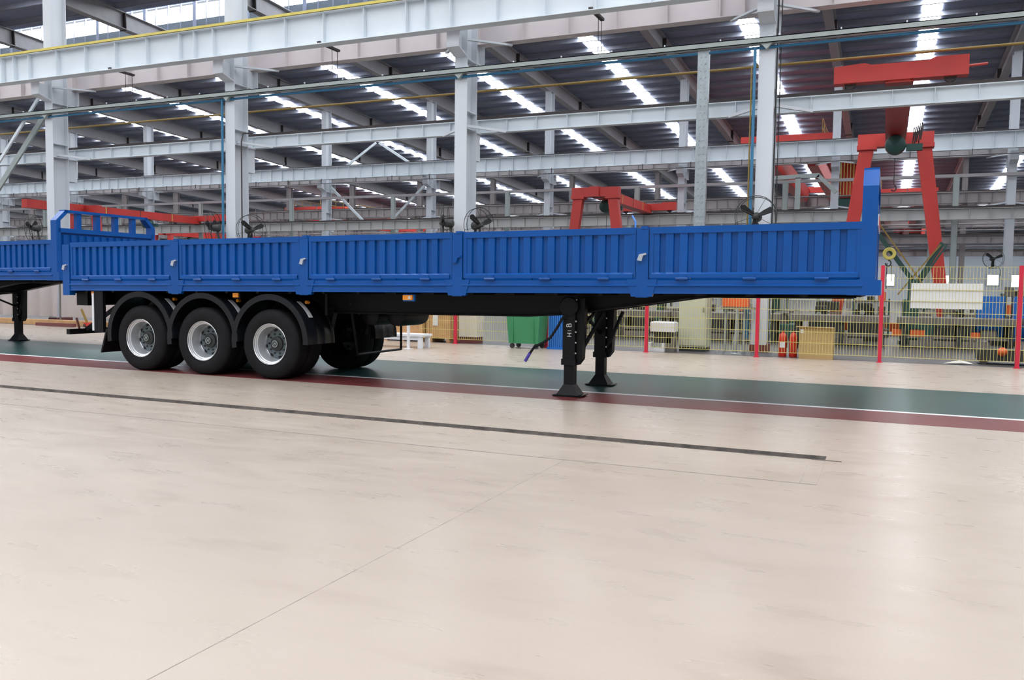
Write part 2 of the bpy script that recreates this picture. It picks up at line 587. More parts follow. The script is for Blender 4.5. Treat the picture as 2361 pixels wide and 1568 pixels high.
for k in range(-6, 6):
    X0_ = -26.279 + BAY * k + .1
    px = k + 1
    l_ = labB.get(px, 'slim grey column of the second row, %s from the right, towards the left end' % nth(5 - k))
    t = thing('steel_column', l_, 'column', (X0_, YB, 0), 'second row of crane columns')
    if colB is None:
        colB = t
        column_parts(t, YB)
    else:
        for ch in list(colB.children):
            clone(ch, None, t)
for yy, k0, nm in ((YCc, -13, 'third'), (YD, -17, 'fourth')):
    first = None
    for k in range(k0, 6):
        t = thing('steel_column', 'distant thin grey column of the %s row, %s from the right' % (nm, nth(5 - k)), 'column', (-26.279 + BAY * k, yy, 0), '%s row of crane columns' % nm)
        if first is None:
            first = t
            column_parts(t, yy, False, True)
        else:
            for ch in list(first.children):
                clone(ch, None, t)


# ------------------------------------------------------------------ crane beams
def runway(label, yc, z0, z1, x0, x1, step, m, rail='rail', flange=.30, joined=False, group=None, railz=.07, railw=.10):
    t = thing('crane_beam', label, 'beam', (0, yc, z0), group)
    q = MB((0, yc, z0))
    q.box(x0, x1, yc - .008, yc + .008, z0 + .02, z1 - .02)
    q.box(x0, x1, yc - flange / 2, yc + flange / 2, z0, z0 + .02)
    q.box(x0, x1, yc - flange / 2, yc + flange / 2, z1 - .02, z1)
    q.build('girder', m, t)
    if rail:
        MB((0, yc, z0)).box(x0, x1, yc - railw / 2, yc + railw / 2, z1, z1 + railz).build('rail', rail, t)
    st = None
    js = MB((0, yc, z0))
    xs = []
    for xf in XC + [XC[-1] + BAY]:
        xj = xf + .22
        n = max(2, int(round(BAY / step)))
        xs.append(xj)
        xs += [xj + BAY * i / n for i in range(1, n)]
        if step > 1:
            xs += [xj - .72 + .0]
    for xx in xs:
        if x0 < xx < x1:
            if joined:
                js.box(xx - .008, xx + .008, yc - flange * .45, yc + flange * .45, z0 + .02, z1 - .02)
            elif st is None:
                st = MB().box(-.008, .008, -flange * .45, flange * .45, .02, z1 - z0 - .02).build('stiffener', m, t, loc=(xx, 0, 0))
            else:
                clone(st, (xx, 0, 0), t)
    if joined and js.v:
        js.build('stiffeners', m, t)['kind'] = 'stuff'
    return t


rA = runway('broad pale crane beam with a yellow rail along the top, nearest and highest', 19.76, 8.0, 8.85, -42, 14, 1.3, 'steel', rail=None, flange=.34)
MB((0, 19.76, 8.0)).box(-42, 14, 19.56, 19.66, 8.86, 8.93).box(-42, 14, 19.70, 19.80, 8.85, 8.97).build('conductor_rail', 'yellow', rA)
runway('broad pinkish grey crane beam just behind and below the nearest beam', 21.42, 8.0, 8.85, -46, 14, 1.3, 'steel_pink', flange=.34)
runway('pale crane beam at mid height behind the near columns, dark rail on top', 21.40, 5.62, 5.98, -46, 14, .87, 'steel', flange=.22, railz=.09)
runway('upper crane beam on the near side of the second column row', 45.5, 8.08, 8.86, -75, 14, .87, 'steel', flange=.3)
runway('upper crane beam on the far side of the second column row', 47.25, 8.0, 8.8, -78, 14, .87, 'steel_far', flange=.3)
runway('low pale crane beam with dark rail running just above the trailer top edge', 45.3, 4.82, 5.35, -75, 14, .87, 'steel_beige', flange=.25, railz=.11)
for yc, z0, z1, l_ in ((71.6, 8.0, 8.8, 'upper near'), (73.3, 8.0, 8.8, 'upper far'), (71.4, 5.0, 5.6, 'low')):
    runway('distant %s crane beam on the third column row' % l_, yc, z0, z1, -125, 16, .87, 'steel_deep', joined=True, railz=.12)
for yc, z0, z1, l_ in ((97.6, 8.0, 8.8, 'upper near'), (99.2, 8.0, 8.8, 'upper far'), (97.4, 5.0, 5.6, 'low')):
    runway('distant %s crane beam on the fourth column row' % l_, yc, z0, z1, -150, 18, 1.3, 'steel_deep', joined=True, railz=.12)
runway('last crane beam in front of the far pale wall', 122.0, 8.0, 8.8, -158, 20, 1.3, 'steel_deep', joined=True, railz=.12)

# tie rail and pipes along the near columns
q = MB((0, 20.2, 7)).box(-45, 14, 20.17, 20.19, 7.00, 7.13).box(-45, 14, 20.17, 20.35, 7.11, 7.13).box(-45, 14, 20.17, 20.35, 7.0, 7.015)
tie = q.build('tie_channel', 'steel_green')
tag(tie, 'grey green steel channel crossing in front of all the near columns', 'steel channel')
clipm = None
x = -44.0
while x < 13:
    if clipm is None:
        clipm = MB().box(-.015, .015, -.03, .0, .13, .17).build('clip', 'steel', tie, loc=(x, 0, 0))
    else:
        clone(clipm, (x, 0, 0), tie)
    x += 1.3
brk = None
for k in range(-1, 5):
    q = MB((0, 20.2, 7)).prism([(-.1, -.0), (.16, 0), (.03, -.14)], 20.20, 20.34, 'y')
    q = MB()
    q.prism([(-.10, 0), (.16, 0), (.03, -.14)], 0, .14, 'y')
    q.build('bracket', 'steel_green', tie, loc=(-26.279 + BAY * k + .15, 0, 0))
q = MB((0, 20.32, 6.93)).tube([(-45, 20.32, 6.93), (14, 20.32, 6.93)], .035)
bp_ = q.build('blue_pipe', 'bluepipe')
tag(bp_, 'thin blue pipe running under the grey green channel', 'pipe')
q = MB((-18.55, 20.3, 0)).tube([(-18.53, 20.30, .3), (-18.53, 20.30, 6.93)], .035)
tag(q.build('blue_pipe', 'bluepipe'), 'vertical blue pipe beside the column behind the rear wheels', 'pipe')
q = MB((-2.92, 20.3, 0)).tube([(-2.93, 20.30, .3), (-2.93, 20.30, 6.93)], .035)
tag(q.build('blue_pipe', 'bluepipe'), 'vertical blue pipe beside the nearest white column', 'pipe')
q = MB((-2.98, 20.3, 0)).tube([(-3.0, 20.34, .3), (-3.0, 20.34, 6.5), (-2.98, 20.6, 6.7), (-2.98, 21.55, 6.79)], .018)
tag(q.build('yellow_pipe', 'ochre'), 'thin vertical yellow pipe left of the nearest white column', 'pipe')
q = MB((0, 21.6, 6.8)).tube([(-45, 21.6, 6.8), (14, 21.6, 6.84)], .032)
tag(q.build('yellow_pipe', 'ochre'), 'long thin ochre gas pipe running below the roof across the bays', 'pipe')
q = MB((-2.47, 20.6, 0)).tube([(-2.46, 20.45, .2), (-2.46, 20.45, 13.8)], .018).tube([(-2.40, 20.62, .2), (-2.40, 20.62, 13.8)], .012)
tag(q.build('conduit', 'dkgrey'), 'dark conduit pair down the right side of the nearest white column', 'conduit')
q = MB((-18.1, 20.55, 0)).tube([(-18.02, 20.55, .3), (-18.02, 20.55, 5.7), (-18.0, 20.6, 5.95), (-17.9, 20.9, 6.0)], .02)
tag(q.build('conduit', 'rail'), 'dark bent conduit on the column behind the rear wheels', 'conduit')
# galvanised post under the tie channel
t = thing('galvanised_post', 'dimpled galvanised post standing between the two right near columns', 'post', (-4.1, 20.3, 0))
q = MB((-4.1, 20.3, 0)).box(-4.23, -3.97, 20.28, 20.30, 0, 7.0).box(-4.23, -4.21, 20.3, 20.42, 0, 7.0).box(-3.99, -3.97, 20.3, 20.42, 0, 7.0)
q.build('channel', 'galv', t)
q = MB((-4.1, 20.3, 0))
z = .6
while z < 6.9:
    for dx in (-.05, .05):
        q.lathe([(.02, -.012), (.022, .002)], (-4.1 + dx, 20.28, z), 'y', 8)
    z += .16
q.build('dimple', 'galv', t)['kind'] = 'stuff'
MB((-4.1, 20.3, 0)).box(-4.3, -3.9, 20.22, 20.48, 0, .02).build('base_plate', 'galv', t)

# diagonal wall bracing left of the left column
for (x0, z0, x1, z1, y_, l_, w_) in [(-26.70, 7.62, -30.6, 3.75, 20.45, 'pale diagonal brace going down left from the left near column', .10),
                                   (-26.55, 7.6, -30.9, 3.3, 20.9, 'darker broad diagonal brace behind the pale one at the left edge', .2)]:
    q = MB((x0, y_, z0)).bar((x0, y_, z0), (x1, y_, z1), .06, w_)
    o = q.build('diagonal_brace', 'steel' if w_ < .15 else 'steel_green')
    tag(o, l_, 'brace')
for i, (x0, z0, x1, z1, l_) in enumerate([(-30.4 + BAY / 2 - 0.2, 7.9, -33.7, 6.0, 'x')]):
    pass
xa, xb = -26.279 - BAY + .1, -26.279 + .1
mid = (xa + xb) / 2 + .18
for s, l_ in ((-1, 'left'), (1, 'right')):
    q = MB((mid, 46.6, 8)).bar((mid + s * .3, 46.6, 8.0), (mid + s * 3.4, 46.6, 4.9), .08, .16)
    xe = (xa if s < 0 else xb) + .18
    q = MB((mid, 46.6, 8)).bar((xe - s * .35, 46.6, 7.7), (mid + s * .9, 46.6, 5.35), .08, .15)
    tag(q.build('diagonal_brace', 'steel'), 'diagonal brace of the V below the upper second row beam, %s arm' % l_, 'brace')
    q = MB((mid, 46.6, 11)).bar((mid + s * .12, 46.6, 10.4), (mid + s * 2.5, 46.6, 8.95), .08, .15)
    tag(q.build('diagonal_brace', 'steel'), 'diagonal brace of the inverted V above the upper second row beam, %s arm' % l_, 'brace')
# tie beams in second and third row
q = MB((0, 46.2, 7.0)).box(-75, 14, 46.1, 46.25, 6.9, 7.05)
tag(q.build('tie_channel', 'steel_far'), 'thin tie channel on the second row columns under their beam', 'steel channel')
q = MB((0, 71.2, 7.0)).box(-120, 14, 71.1, 71.25, 6.9, 7.05)
tag(q.build('tie_channel', 'steel_far'), 'far tie channel on the third row columns', 'steel channel')
# grey posts between rows (hang from the ties)
for y_, ks in ((45.9, range(-6, 6)), (72.0, range(-11, 6))):
    first = None
    for k in ks:
        xx = -26.279 + BAY * k + 5.6
        t = thing('grey_post', 'dark grey post between the columns of the %s row, %s from the right' % ('second' if y_ < 50 else 'third', nth(5 - k)), 'post', (xx, y_, 0),
                  'intermediate posts of the %s row' % ('second' if y_ < 50 else 'third'))
        if first is None:
            first = t
            MB().box(0, .28, 0, .02, 0, 6.95).box(0, .02, 0, .15, 0, 6.95).box(.26, .28, 0, .15, 0, 6.95).build('channel', 'steel_green', t)
            MB().box(-.05, .33, -.05, .2, 0, .02).build('base_plate', 'steel_green', t)
        else:
            for ch in list(first.children):
                clone(ch, None, t)
# cable hangers below the nearest beam
hg = None
for i, (x_, l_) in enumerate([(-22.5, 'left'), (-14.56, 'middle'), (-6.7, 'right')]):
    if hg is None:
        hg = thing('cable_hanger', '', 'hanger', (x_, 20.2, 8.08), 'cable hangers under the nearest beam')
        MB().box(-.05, .05, -.5, .45, -.03, .03).build('cross_bar', 'rail', hg)
        for a in (.12, .38):
            MB().tube([(0, a, -.02), (.01, a, -1.0)], .009, 6).build('wire', 'rail', hg)
        t = hg
    else:
        t = dup(hg, (x_, 20.2, 8.08))
    t['label'] = '%s dark cross bar with two thin wires hanging under the nearest beam' % l_
# high bay lamps
hb = None
for i, (x_, y_, l_) in enumerate([(-11.3, 43.0, 'right of the middle column top'), (-19.5, 43.1, 'left of the middle column top'), (-26.9, 43.1, 'left of the second near column')]):
    if hb is None:
        hb = thing('high_bay_lamp', '', 'lamp', (x_, y_, 13.2), 'high bay lamps')
        MB().lathe([(.05, .30), (.09, .22), (.26, .0), (.27, -.03)], (0, 0, 0), 'z', 16).build('shade', 'dkgrey', hb, True)
        MB().tube([(0, 0, .3), (0, 0, .62)], .015, 6).build('stem', 'dkgrey', hb)
        t = hb
    else:
        t = dup(hb, (x_, y_, 13.2))
    t['label'] = 'dark dome lamp hanging from the roof %s' % l_

# ------------------------------------------------------------------ fans on the columns
FN = None


def make_fan(loc, rz, label, big=.46):
    global FN
    if FN is None:
        t = thing('industrial_fan', label, 'fan', loc, 'fans on the columns')
        q = MB()
        ring = [(.46 * math.cos(a), -.05, .46 * math.sin(a)) for a in [2 * PI * k / 28 for k in range(29)]]
        q.tube(ring, .009, 5)
        ring = [(.44 * math.cos(a), .10, .44 * math.sin(a)) for a in [2 * PI * k / 28 for k in range(29)]]
        q.tube(ring, .009, 5)
        for k in range(8):
            a = 2 * PI * k / 8 + .3
            q.tube([(.05 * math.cos(a), -.12, .05 * math.sin(a)), (.46 * math.cos(a), -.05, .46 * math.sin(a)), (.44 * math.cos(a), .10, .44 * math.sin(a))], .005, 4)
        q.build('guard', 'dkgrey', t)
        q = MB().lathe([(.02, -.14), (.055, -.11), (.065, 0), (.10, .03), (.11, .22), (.05, .26)], (0, 0, 0), 'y', 14)
        q.build('motor', 'dkgrey', t, True)
        for k in range(3):
            a = 2 * PI * k / 3 + .42
            ca, sa = math.cos(a), math.sin(a)
            v = []
            for r_, w_, tw in ((.05, .035, .03), (.2, .06, .02), (.36, .07, .012), (.41, .02, .01)):
                for s in (-1, 1):
                    for d_ in (0, .008):
                        v.append((ca * r_ - sa * w_ * s, -.04 + tw * s + d_, sa * r_ + ca * w_ * s))
            fc = []
            for j in range(3):
                b0 = j * 4
                fc += [(b0, b0 + 4, b0 + 6, b0 + 2), (b0 + 1, b0 + 3, b0 + 7, b0 + 5), (b0, b0 + 1, b0 + 5, b0 + 4), (b0 + 2, b0 + 6, b0 + 7, b0 + 3)]
            fc += [(0, 2, 3, 1), (12, 13, 15, 14)]
            MB().add(v, fc).build('blade', 'dark', t)
        MB().bar((0, .15, -.05), (0, .22, -.42), .05, .05, (0, 1, 0)).bar((0, .22, -.42), (0, .55, -.42), .05, .05).build('bracket', 'dkgrey', t)
        MB().tube([(0, .2, -.1), (.12, .2, -.32), (.3, .25, -.36), (.42, .3, -.55), (.43, .35, -.8)], .012, 6).build('cable', 'dkgrey', t)
        FN = t
    else:
        t = dup(FN, loc, label)
    t.rotation_euler = (0, 0, rz)
    return t


make_fan((-2.74, 19.86, 3.08), 0, 'black fan in round wire guard on the nearest white column')
make_fan((-10.78, 20.05, 3.08), -1.15, 'black fan on the left face of the middle column')
make_fan((-9.80, 20.15, 3.02), 1.15, 'black fan on the right face of the middle column')
make_fan((-18.72, 20.05, 3.08), -1.2, 'black fan left of the column behind the rear wheels')
make_fan((-17.45, 20.3, 3.02), 1.2, 'black fan right of the column behind the rear wheels')
make_fan((-26.65, 20.1, 3.2), -1.1, 'black fan left of the left near column')
make_fan((4.55, 45.6, 3.0), 0.2, 'black fan on the far right column of the second row')

# ------------------------------------------------------------------ semi gantry cranes (red)


def semi_gantry(name_label, x, y_leg, y_rail, z_rail, ztop, half_top, half_foot, legm='red', hoist_y=None, group='red semi gantry cranes', cant=0.0, truck_half=1.7, gw=.5, gh=.55, gx=0.0):
    """x: centre, legs stand at y_leg, end truck on the rail at y_rail"""
    org = (x, y_leg, 0)
    t = thing('semi_gantry_crane', name_label, 'crane', org, group)
    s = 1 if y_rail > y_leg else -1
    zg = ztop
    # crossbeam over the legs
    MB(org).box(x - half_top - .28, x + half_top + .28, y_leg - .2, y_leg + .2, zg - .42, zg).build('crossbeam', legm, t)
    for d in (-1, 1):
        q = MB(org)
        xt, xb = x + d * half_top, x + d * half_foot
        q.add([(xt - .22, y_leg - .16, zg - .42), (xt + .22, y_leg - .16, zg - .42), (xt + .22, y_leg + .16, zg - .42), (xt - .22, y_leg + .16, zg - .42),
               (xb - .18, y_leg - .16, .35), (xb + .18, y_leg - .16, .35), (xb + .18, y_leg + .16, .35), (xb - .18, y_leg + .16, .35)],
              [(0, 1, 2, 3), (7, 6, 5, 4), (0, 4, 5, 1), (1, 5, 6, 2), (2, 6, 7, 3), (3, 7, 4, 0)])
        q.build('leg', legm, t)
        MB(org).box(xt - .30, xt + .30, y_leg - .24, y_leg + .24, zg - .5, zg - .36).build('flange', legm, t)
    q = MB(org).box(x - half_foot - .5, x + half_foot + .5, y_leg - .18, y_leg + .18, .12, .4)
    q.build('ground_truck', 'orange', t)
    for d in (-1, 1):
        MB(org).lathe([(.12, -.06), (.12, .06)], (x + d * (half_foot + .2), y_leg, .12), 'y', 14).build('wheel', 'rail', t)
    # girder
    ya, yb = (y_leg - s * (.3 + cant)), y_rail + s * .1
    gz0, gz1 = zg + .03 - gh, zg + .03
    if z_rail + .1 < gz0 - .3:
        pass
    q = MB(org)
    y0_, y1_ = min(ya, yb), max(ya, yb)
    q.box(x + gx - gw / 2, x + gx + gw / 2, y0_, y1_, gz0, gz1)
    q.box(x + gx - gw / 2 - .06, x + gx + gw / 2 + .06, y0_, y1_, gz0 - .03, gz0)
    g_ = q.build('girder', legm, t)
    for k in range(1, 5):
        yk = y0_ + (y1_ - y0_) * k / 5
        MB(org).box(x + gx - gw / 2 - .01, x + gx + gw / 2 + .01, yk - .03, yk + .03, gz0, gz1 + .01).build('seam', 'plinth' if k % 2 else 'yellow', g_)
    # end truck
    q = MB(org)
    zt0, zt1 = z_rail + .12, z_rail + .52
    L = truck_half
    q.prism([(x - L, zt0), (x + L, zt0), (x + L, zt1 + .03), (x + L - .65, zt1 + .03), (x + L - .8, zt1 - .03), (x - L + .8, zt1 - .03), (x - L + .65, zt1 + .02), (x - L, zt1 - .02)], y_rail - .17, y_rail + .17, 'y')
    q.build('end_truck', legm, t)
    for d in (-1, 1):
        MB(org).lathe([(.13, -.05), (.13, .05)], (x + d * (L - .35), y_rail, z_rail + .13), 'y', 14).build('wheel', 'rail', t)
    if gz0 > zt1:
        MB(org).box(x - .35, x + .35, y_rail - .15, y_rail + .15, zt1 - .05, gz0 + .02).build('pedestal', legm, t)
    # hoist
    hy = hoist_y if hoist_y is not None else (y_leg * .7 + y_rail * .3)
    h = MB(org).lathe([(.12, -.36), (.27, -.30), (.30, -.05), (.27, .2), (.14, .3)], (x + gx, hy, gz0 - .32), 'y', 18)
    h.box(x + gx + .30, x + gx + .75, hy - .1, hy + .1, gz0 - .5, gz0 - .3)
    ho = h.build('hoist', 'dkgreen', t, True)
    MB(org).tube([(x + gx, hy, gz0 - .7), (x + gx, hy, gz0 - 1.5)], .012, 6).build('rope', 'rail', ho)
    hk = [(x + gx + .07 * math.cos(a), hy, gz0 - 1.6 + .09 * math.sin(a)) for a in [1.4 - k * .5 for k in range(9)]]
    MB(org).tube(hk, .02, 6).build('hook', 'rail', ho)
    return t


g2 = semi_gantry('large red semi gantry crane right of the trailer, end truck high on the mid beam', .10, 30.5, 21.4, 6.07, 6.52, .84, 1.66, hoist_y=28.6, truck_half=1.38, gw=.46, gh=.38)
org = (.10, 30.5, 0)
for k in range(5):
    xx = .62 + k * .05
    MB(org).tube([(xx, 29.4 - k * .2, 6.5), (xx - .03, 29.4 - k * .2, 6.5 - .5 - .1 * (k % 2)), (xx + .04, 29.5 - k * .2, 6.5 - .05)], .018, 6).build('festoon_cable', 'rail', g2)
MB(org).tube([(1.45, 21.4, 6.4), (1.85, 21.4, 6.42)], .03, 6).build('buffer', 'red', g2)
g1 = semi_gantry('smaller red semi gantry crane behind the middle of the trailer', -11.95, 36.4, 45.3, 5.46, 5.85, .80, 1.45, hoist_y=38.0, truck_half=1.55, gw=.42, gh=.42)
g0 = semi_gantry('long red semi gantry crane girder behind the left blue headboard', -43.6, 36.3, 45.3, 5.46, 5.85, .85, 1.5, hoist_y=41.0, truck_half=2.4, gw=.42, gh=.45, cant=3.6)
g3 = semi_gantry('distant red semi gantry crane at the left edge behind the near column', -62.0, 60.0, 71.4, 5.72, 6.3, .9, 1.6, truck_half=1.8)


def bridge_crane(label, x, ya, yb, zr_, gap, cab=False, dull='red'):
    org = (x, ya, zr_)
    t = thing('bridge_crane', label, 'crane', org, 'overhead bridge cranes')
    for d in (-1, 1):
        xx = x + d * gap / 2
        q = MB(org).prism([(ya + .1, .35 + zr_), (yb - .1, .35 + zr_), (yb - .1, zr_ - .05), (yb - 2.2, zr_ - .85), (ya + 2.2, zr_ - .85), (ya + .1, zr_ - .05)], xx - .28, xx + .28, 'x')
        q.build('girder', dull, t)
        q = MB(org)
        for k in range(18):
            yy = ya + .5 + k * (yb - ya - 1) / 17
            q.box(xx + d * .55 - .02, xx + d * .55 + .02, yy - .02, yy + .02, zr_ + .35, zr_ + 1.35)
        for zz in (.85, 1.33):
            q.box(xx + d * .55 - .02, xx + d * .55 + .02, ya + .5, yb - .5, zr_ + zz, zr_ + zz + .04)
        q.build('handrail', 'ochre', t)
        MB(org).box(xx + d * .28 - (.3 if d < 0 else 0), xx + d * .28 + (.3 if d > 0 else 0), ya + .3, yb - .3, zr_ + .3, zr_ + .36).build('walkway', dull, t)
    for yy in (ya, yb):
        q = MB(org).prism([(x - gap / 2 - 1.3, zr_ + .12), (x - gap / 2 - .8, zr_ + .12), (x - gap / 2 - .7, zr_ + .05), (x + gap / 2 + .7, zr_ + .05), (x + gap / 2 + .8, zr_ + .12), (x + gap / 2 + 1.3, zr_ + .12),
                           (x + gap / 2 + 1.3, zr_ + .5), (x - gap / 2 - 1.3, zr_ + .5)], yy - .2, yy + .2, 'y')
        q.build('end_carriage', dull, t)
        for d in (-1, 1):
            MB(org).lathe([(.2, -.06), (.2, .06)], (x + d * (gap / 2 + 1.0), yy, zr_ + .2), 'y', 14).build('wheel', 'rail', t)
    MB(org).box(x - gap / 2 + .2, x + gap / 2 - .2, ya + 6, ya + 8, zr_ + .3, zr_ + 1.1).build('trolley', dull, t)
    if cab:
        xx = x + gap / 2 + 1.6
        c_ = MB(org).box(xx - .1, xx + .9, ya + .9, ya + 2.3, zr_ - 2.75, zr_ - 2.65).box(xx - .1, xx + .9, ya + 2.25, ya + 2.3, zr_ - 2.7, zr_ - .8).box(xx - .1, xx + .9, ya + .9, ya + 2.3, zr_ - .85, zr_ - .75).build('operator_cab', 'red', t)
        q = MB(org)
        for i in range(7):
            q.box(xx - .1 + i * .155, xx - .06 + i * .155, ya + .86, ya + .92, zr_ - 2.7, zr_ - .8)
        q.build('cab_bar', 'yellow', c_)
        MB(org).box(xx - .2, xx + 1.1, ya + .7, ya + 2.5, zr_ - 3.25, zr_ - 2.8).build('cab_base', 'dkgreen', c_)
    return t


bridge_crane('red overhead crane spanning past the second row above the front panel of the trailer', -5.0, 47.25, 71.6, 9.02, 2.2, True)
bridge_crane('distant red overhead crane spanning beyond the third row at right', 1.0, 73.3, 97.6, 8.87, 2.2)
bridge_crane('distant red overhead crane beyond the third row behind the left columns', -56.0, 73.3, 97.6, 8.87, 2.2)
bridge_crane('farthest red overhead crane in front of the far pale wall', 3.0, 99.2, 122.0, 8.87, 2.2)

# ------------------------------------------------------------------ the flatbed trailer with drop sides
Y0, YW = 10.157, 2.5
YM = Y0 + YW / 2
TORG = (-8.45, YM, 0)
T1 = thing('semi_trailer', 'long blue drop-side semi trailer with three silver-rimmed axles standing on the painted lane', 'trailer', TORG)


def MT():
    return MB(TORG, True)


def side(y, s):
    """mirror helper: s=0 near, s=1 far"""
    return y if s == 0 else 2 * YM - y


def sbox(q, x0, x1, d0, d1, z0, z1, s):
    """box with depth measured inwards from the outer side face"""
    a, b = side(Y0 + d0, s), side(Y0 + d1, s)
    q.box(x0, x1, min(a, b), max(a, b), z0, z1)


PX = [-12.68, -10.25, -7.77, -5.26, -2.73, -.26]
for s in (0, 1):
    for i in range(5):
        x0 = PX[i] + (.085 if i else .10)
        x1 = PX[i + 1] - (.085 if i < 4 else .0)
        q = MT()
        n = 13
        m0 = .12
        pitch = (x1 - x0 - 2 * m0) / (n - .35)
        prof = [(x0, 0.0), (x0 + m0, 0.0)]
        xx = x0 + m0
        for k in range(n):
            prof += [(xx, 0.0), (xx + .008, .032), (xx + .008 + pitch * .36, .032), (xx + .016 + pitch * .36, 0.0)]
            xx += pitch
        prof += [(x1, 0.0)]
        pr2 = [prof[0]]
        for a in prof[1:]:
            if abs(a[0] - pr2[-1][0]) > 1e-5:
                pr2.append(a)
        v, fcs = [], []
        for (px_, d_) in pr2:
            yy = side(Y0 + .012 + d_, s)
            v += [(px_, yy, 1.655), (px_, yy, 2.14)]
        for k in range(len(pr2) - 1):
            fcs.append((2 * k, 2 * k + 2, 2 * k + 3, 2 * k + 1))
        q.add(v, fcs)
        sbox(q, x0, x1, .052, .058, 1.60, 2.14, s)
        sbox(q, x0, x1, 0.0, .055, 2.132, 2.212, s)
        sbox(q, x0, x0 + .05, 0.004, .055, 1.6, 2.14, s)
        sbox(q, x1 - .05, x1, 0.004, .055, 1.6, 2.14, s)
        # folded lower edge of the drop side
        ya, yb, yc_ = side(Y0 + .012, s), side(Y0 - .012, s), side(Y0 + .055, s)
        q.add([(x0 + .03, ya, 1.665), (x1 - .03, ya, 1.665), (x1 - .03, yb, 1.645), (x0 + .03, yb, 1.645), (x1 - .03, yb, 1.60), (x0 + .03, yb, 1.60), (x1 - .03, yc_, 1.60), (x0 + .03, yc_, 1.60)],
              [(0, 1, 2, 3), (3, 2, 4, 5), (5, 4, 6, 7)])
        pnl = q.build('drop_side_panel', 'blue', T1)
        if s == 0:
            for k in range(3):
                hx = x0 + (x1 - x0) * (.17 + .33 * k)
                q = MT()
                sbox(q, hx - .07, hx + .07, -.03, .01, 1.575, 1.60, s)
                sbox(q, hx - .055, hx + .055, -.022, .01, 1.60, 1.64, s)
                q.tube([(hx - .075, Y0 - .022, 1.592), (hx + .075, Y0 - .022, 1.592)], .014, 8)
                q.build('hinge', 'blue', pnl)
        # outer deck edge rail
        q = MT()
        xa, xb = PX[i] + .07, PX[i + 1] - (.07 if i < 4 else -.02)
        poly = [(0.01, 1.58), (0.0, 1.57), (0.0, 1.525), (-.02, 1.515), (-.02, 1.50), (0.0, 1.49), (0.0, 1.425), (-.008, 1.42), (-.008, 1.408), (.06, 1.408), (.06, 1.58)]
        pl = [(side(Y0 + a, s), z) for a, z in poly]
        q.prism(pl if s else pl[::-1], xa, xb, 'x')
        q.build('deck_edge_rail', 'blue', T1)
    for i in range(5):
        x = PX[i]
        if i == 0:
            q = MT()
            sbox(q, x - .07, x + .09, -.012, .10, 1.30 + .03, 2.18, s)
        else:
            q = MT()
            sbox(q, x - .075, x + .075, -.008, .09, 1.36, 2.205, s)
            a = side(Y0 - .012, s)
            b = side(Y0 + .05, s)
            q.prism([(x - .19, 1.58), (x + .19, 1.58), (x + .13, 1.37), (x - .13, 1.37)], min(a, b), max(a, b), 'y')
            sbox(q, x - .02, x + .06, -.014, .1, 2.19, 2.225, s)
        po = q.build('side_post', 'blue', T1)
        if s == 0:
            q = MT()
            zz = 1.85 if i else 1.80
            q.prism([(x - .055, zz - .035), (x + .0, zz - .05), (x + .02, zz + .02), (x + .06, zz + .03), (x + .055, zz + .05), (x - .03, zz + .035)], Y0 - .045, Y0 - .008, 'y')
            q.build('latch', 'chrome' if i != 3 else 'blue', po)
# deck
MT().box(-12.72, -.26, Y0 + .06, Y0 + YW - .06, 1.46, 1.50).build('deck', 'black', T1)
for k in range(21):
    xx = -12.3 + k * .6
    MT().box(xx, xx + .05, Y0 + .06, Y0 + YW - .06, 1.38, 1.46).build('cross_member', 'black', T1)
# main beams
for yy in (YM - .5, YM + .5):
    bot = [(-12.6, 1.22), (-11.9, 1.10), (-4.5, 1.095), (-3.95, 1.125), (-2.3, 1.36), (-2.0, 1.375), (-.35, 1.375)]
    q = MT()
    q.prism([(-12.6, 1.40)] + [(-.35, 1.40)] + bot[::-1], yy - .01, yy + .01, 'y')
    for (a, za), (b, zb) in zip(bot[:-1], bot[1:]):
        q.add([(a, yy - .08, za), (b, yy - .08, zb), (b, yy + .08, zb), (a, yy + .08, za), (a, yy - .08, za - .018), (b, yy - .08, zb - .018), (b, yy + .08, zb - .018), (a, yy + .08, za - .018)],
              [(0, 1, 2, 3), (7, 6, 5, 4), (0, 4, 5, 1), (2, 6, 7, 3)])
    q.build('main_beam', 'black', T1)
# tail board and front headboard
q = MT()
n = 13
w = (YW - .3) / n
q.box(-12.73, -12.70, Y0 + .08, Y0 + YW - .08, 1.42, 2.15)
for k in range(n):
    q.box(-12.755, -12.73, Y0 + .15 + k * w, Y0 + .15 + k * w + w * .6, 1.6, 2.1)
q.box(-12.76, -12.69, Y0 + .08, Y0 + YW - .08, 2.12, 2.19)
q.box(-12.76, -12.69, Y0 + .08, Y0 + YW - .08, 1.36, 1.58)
q.build('tail_board', 'blue', T1)
xa, xb = -.27, -.11
yn, yf = Y0, Y0 + YW
hb_ = MT()
hb_.box(xa, xb, yn, yn + .1, 1.40, 2.60).box(xa, xb, yf - .1, yf, 1.40, 2.60)
hb_.prism([(yn, 2.60), (yn + .1, 2.60), (yn + .27, 2.76), (yn + .27, 2.82), (yn + .22, 2.82)], xa, xb, 'x')
hb_.prism([(yf, 2.60), (yf - .22, 2.82), (yf - .27, 2.82), (yf - .27, 2.76), (yf - .1, 2.60)], xa, xb, 'x')
hb_.box(xa, xb, yn + .2, yf - .2, 2.765, 2.82)
hb_.box(xa, xb, yn + .05, yf - .05, 2.36, 2.45)
hb_.build('headboard_frame', 'blue', T1)
for k in range(4):
    yy = yn + .1 + (YW - .2) * (k + 1) / 5
    MT().box(xa + .03, xb - .03, yy - .05, yy + .05, 2.45, 2.77).build('headboard_bar', 'blue', T1)
q = MT().box(xa + .05, xb - .05, yn + .1, yf - .1, 1.41, 2.37)
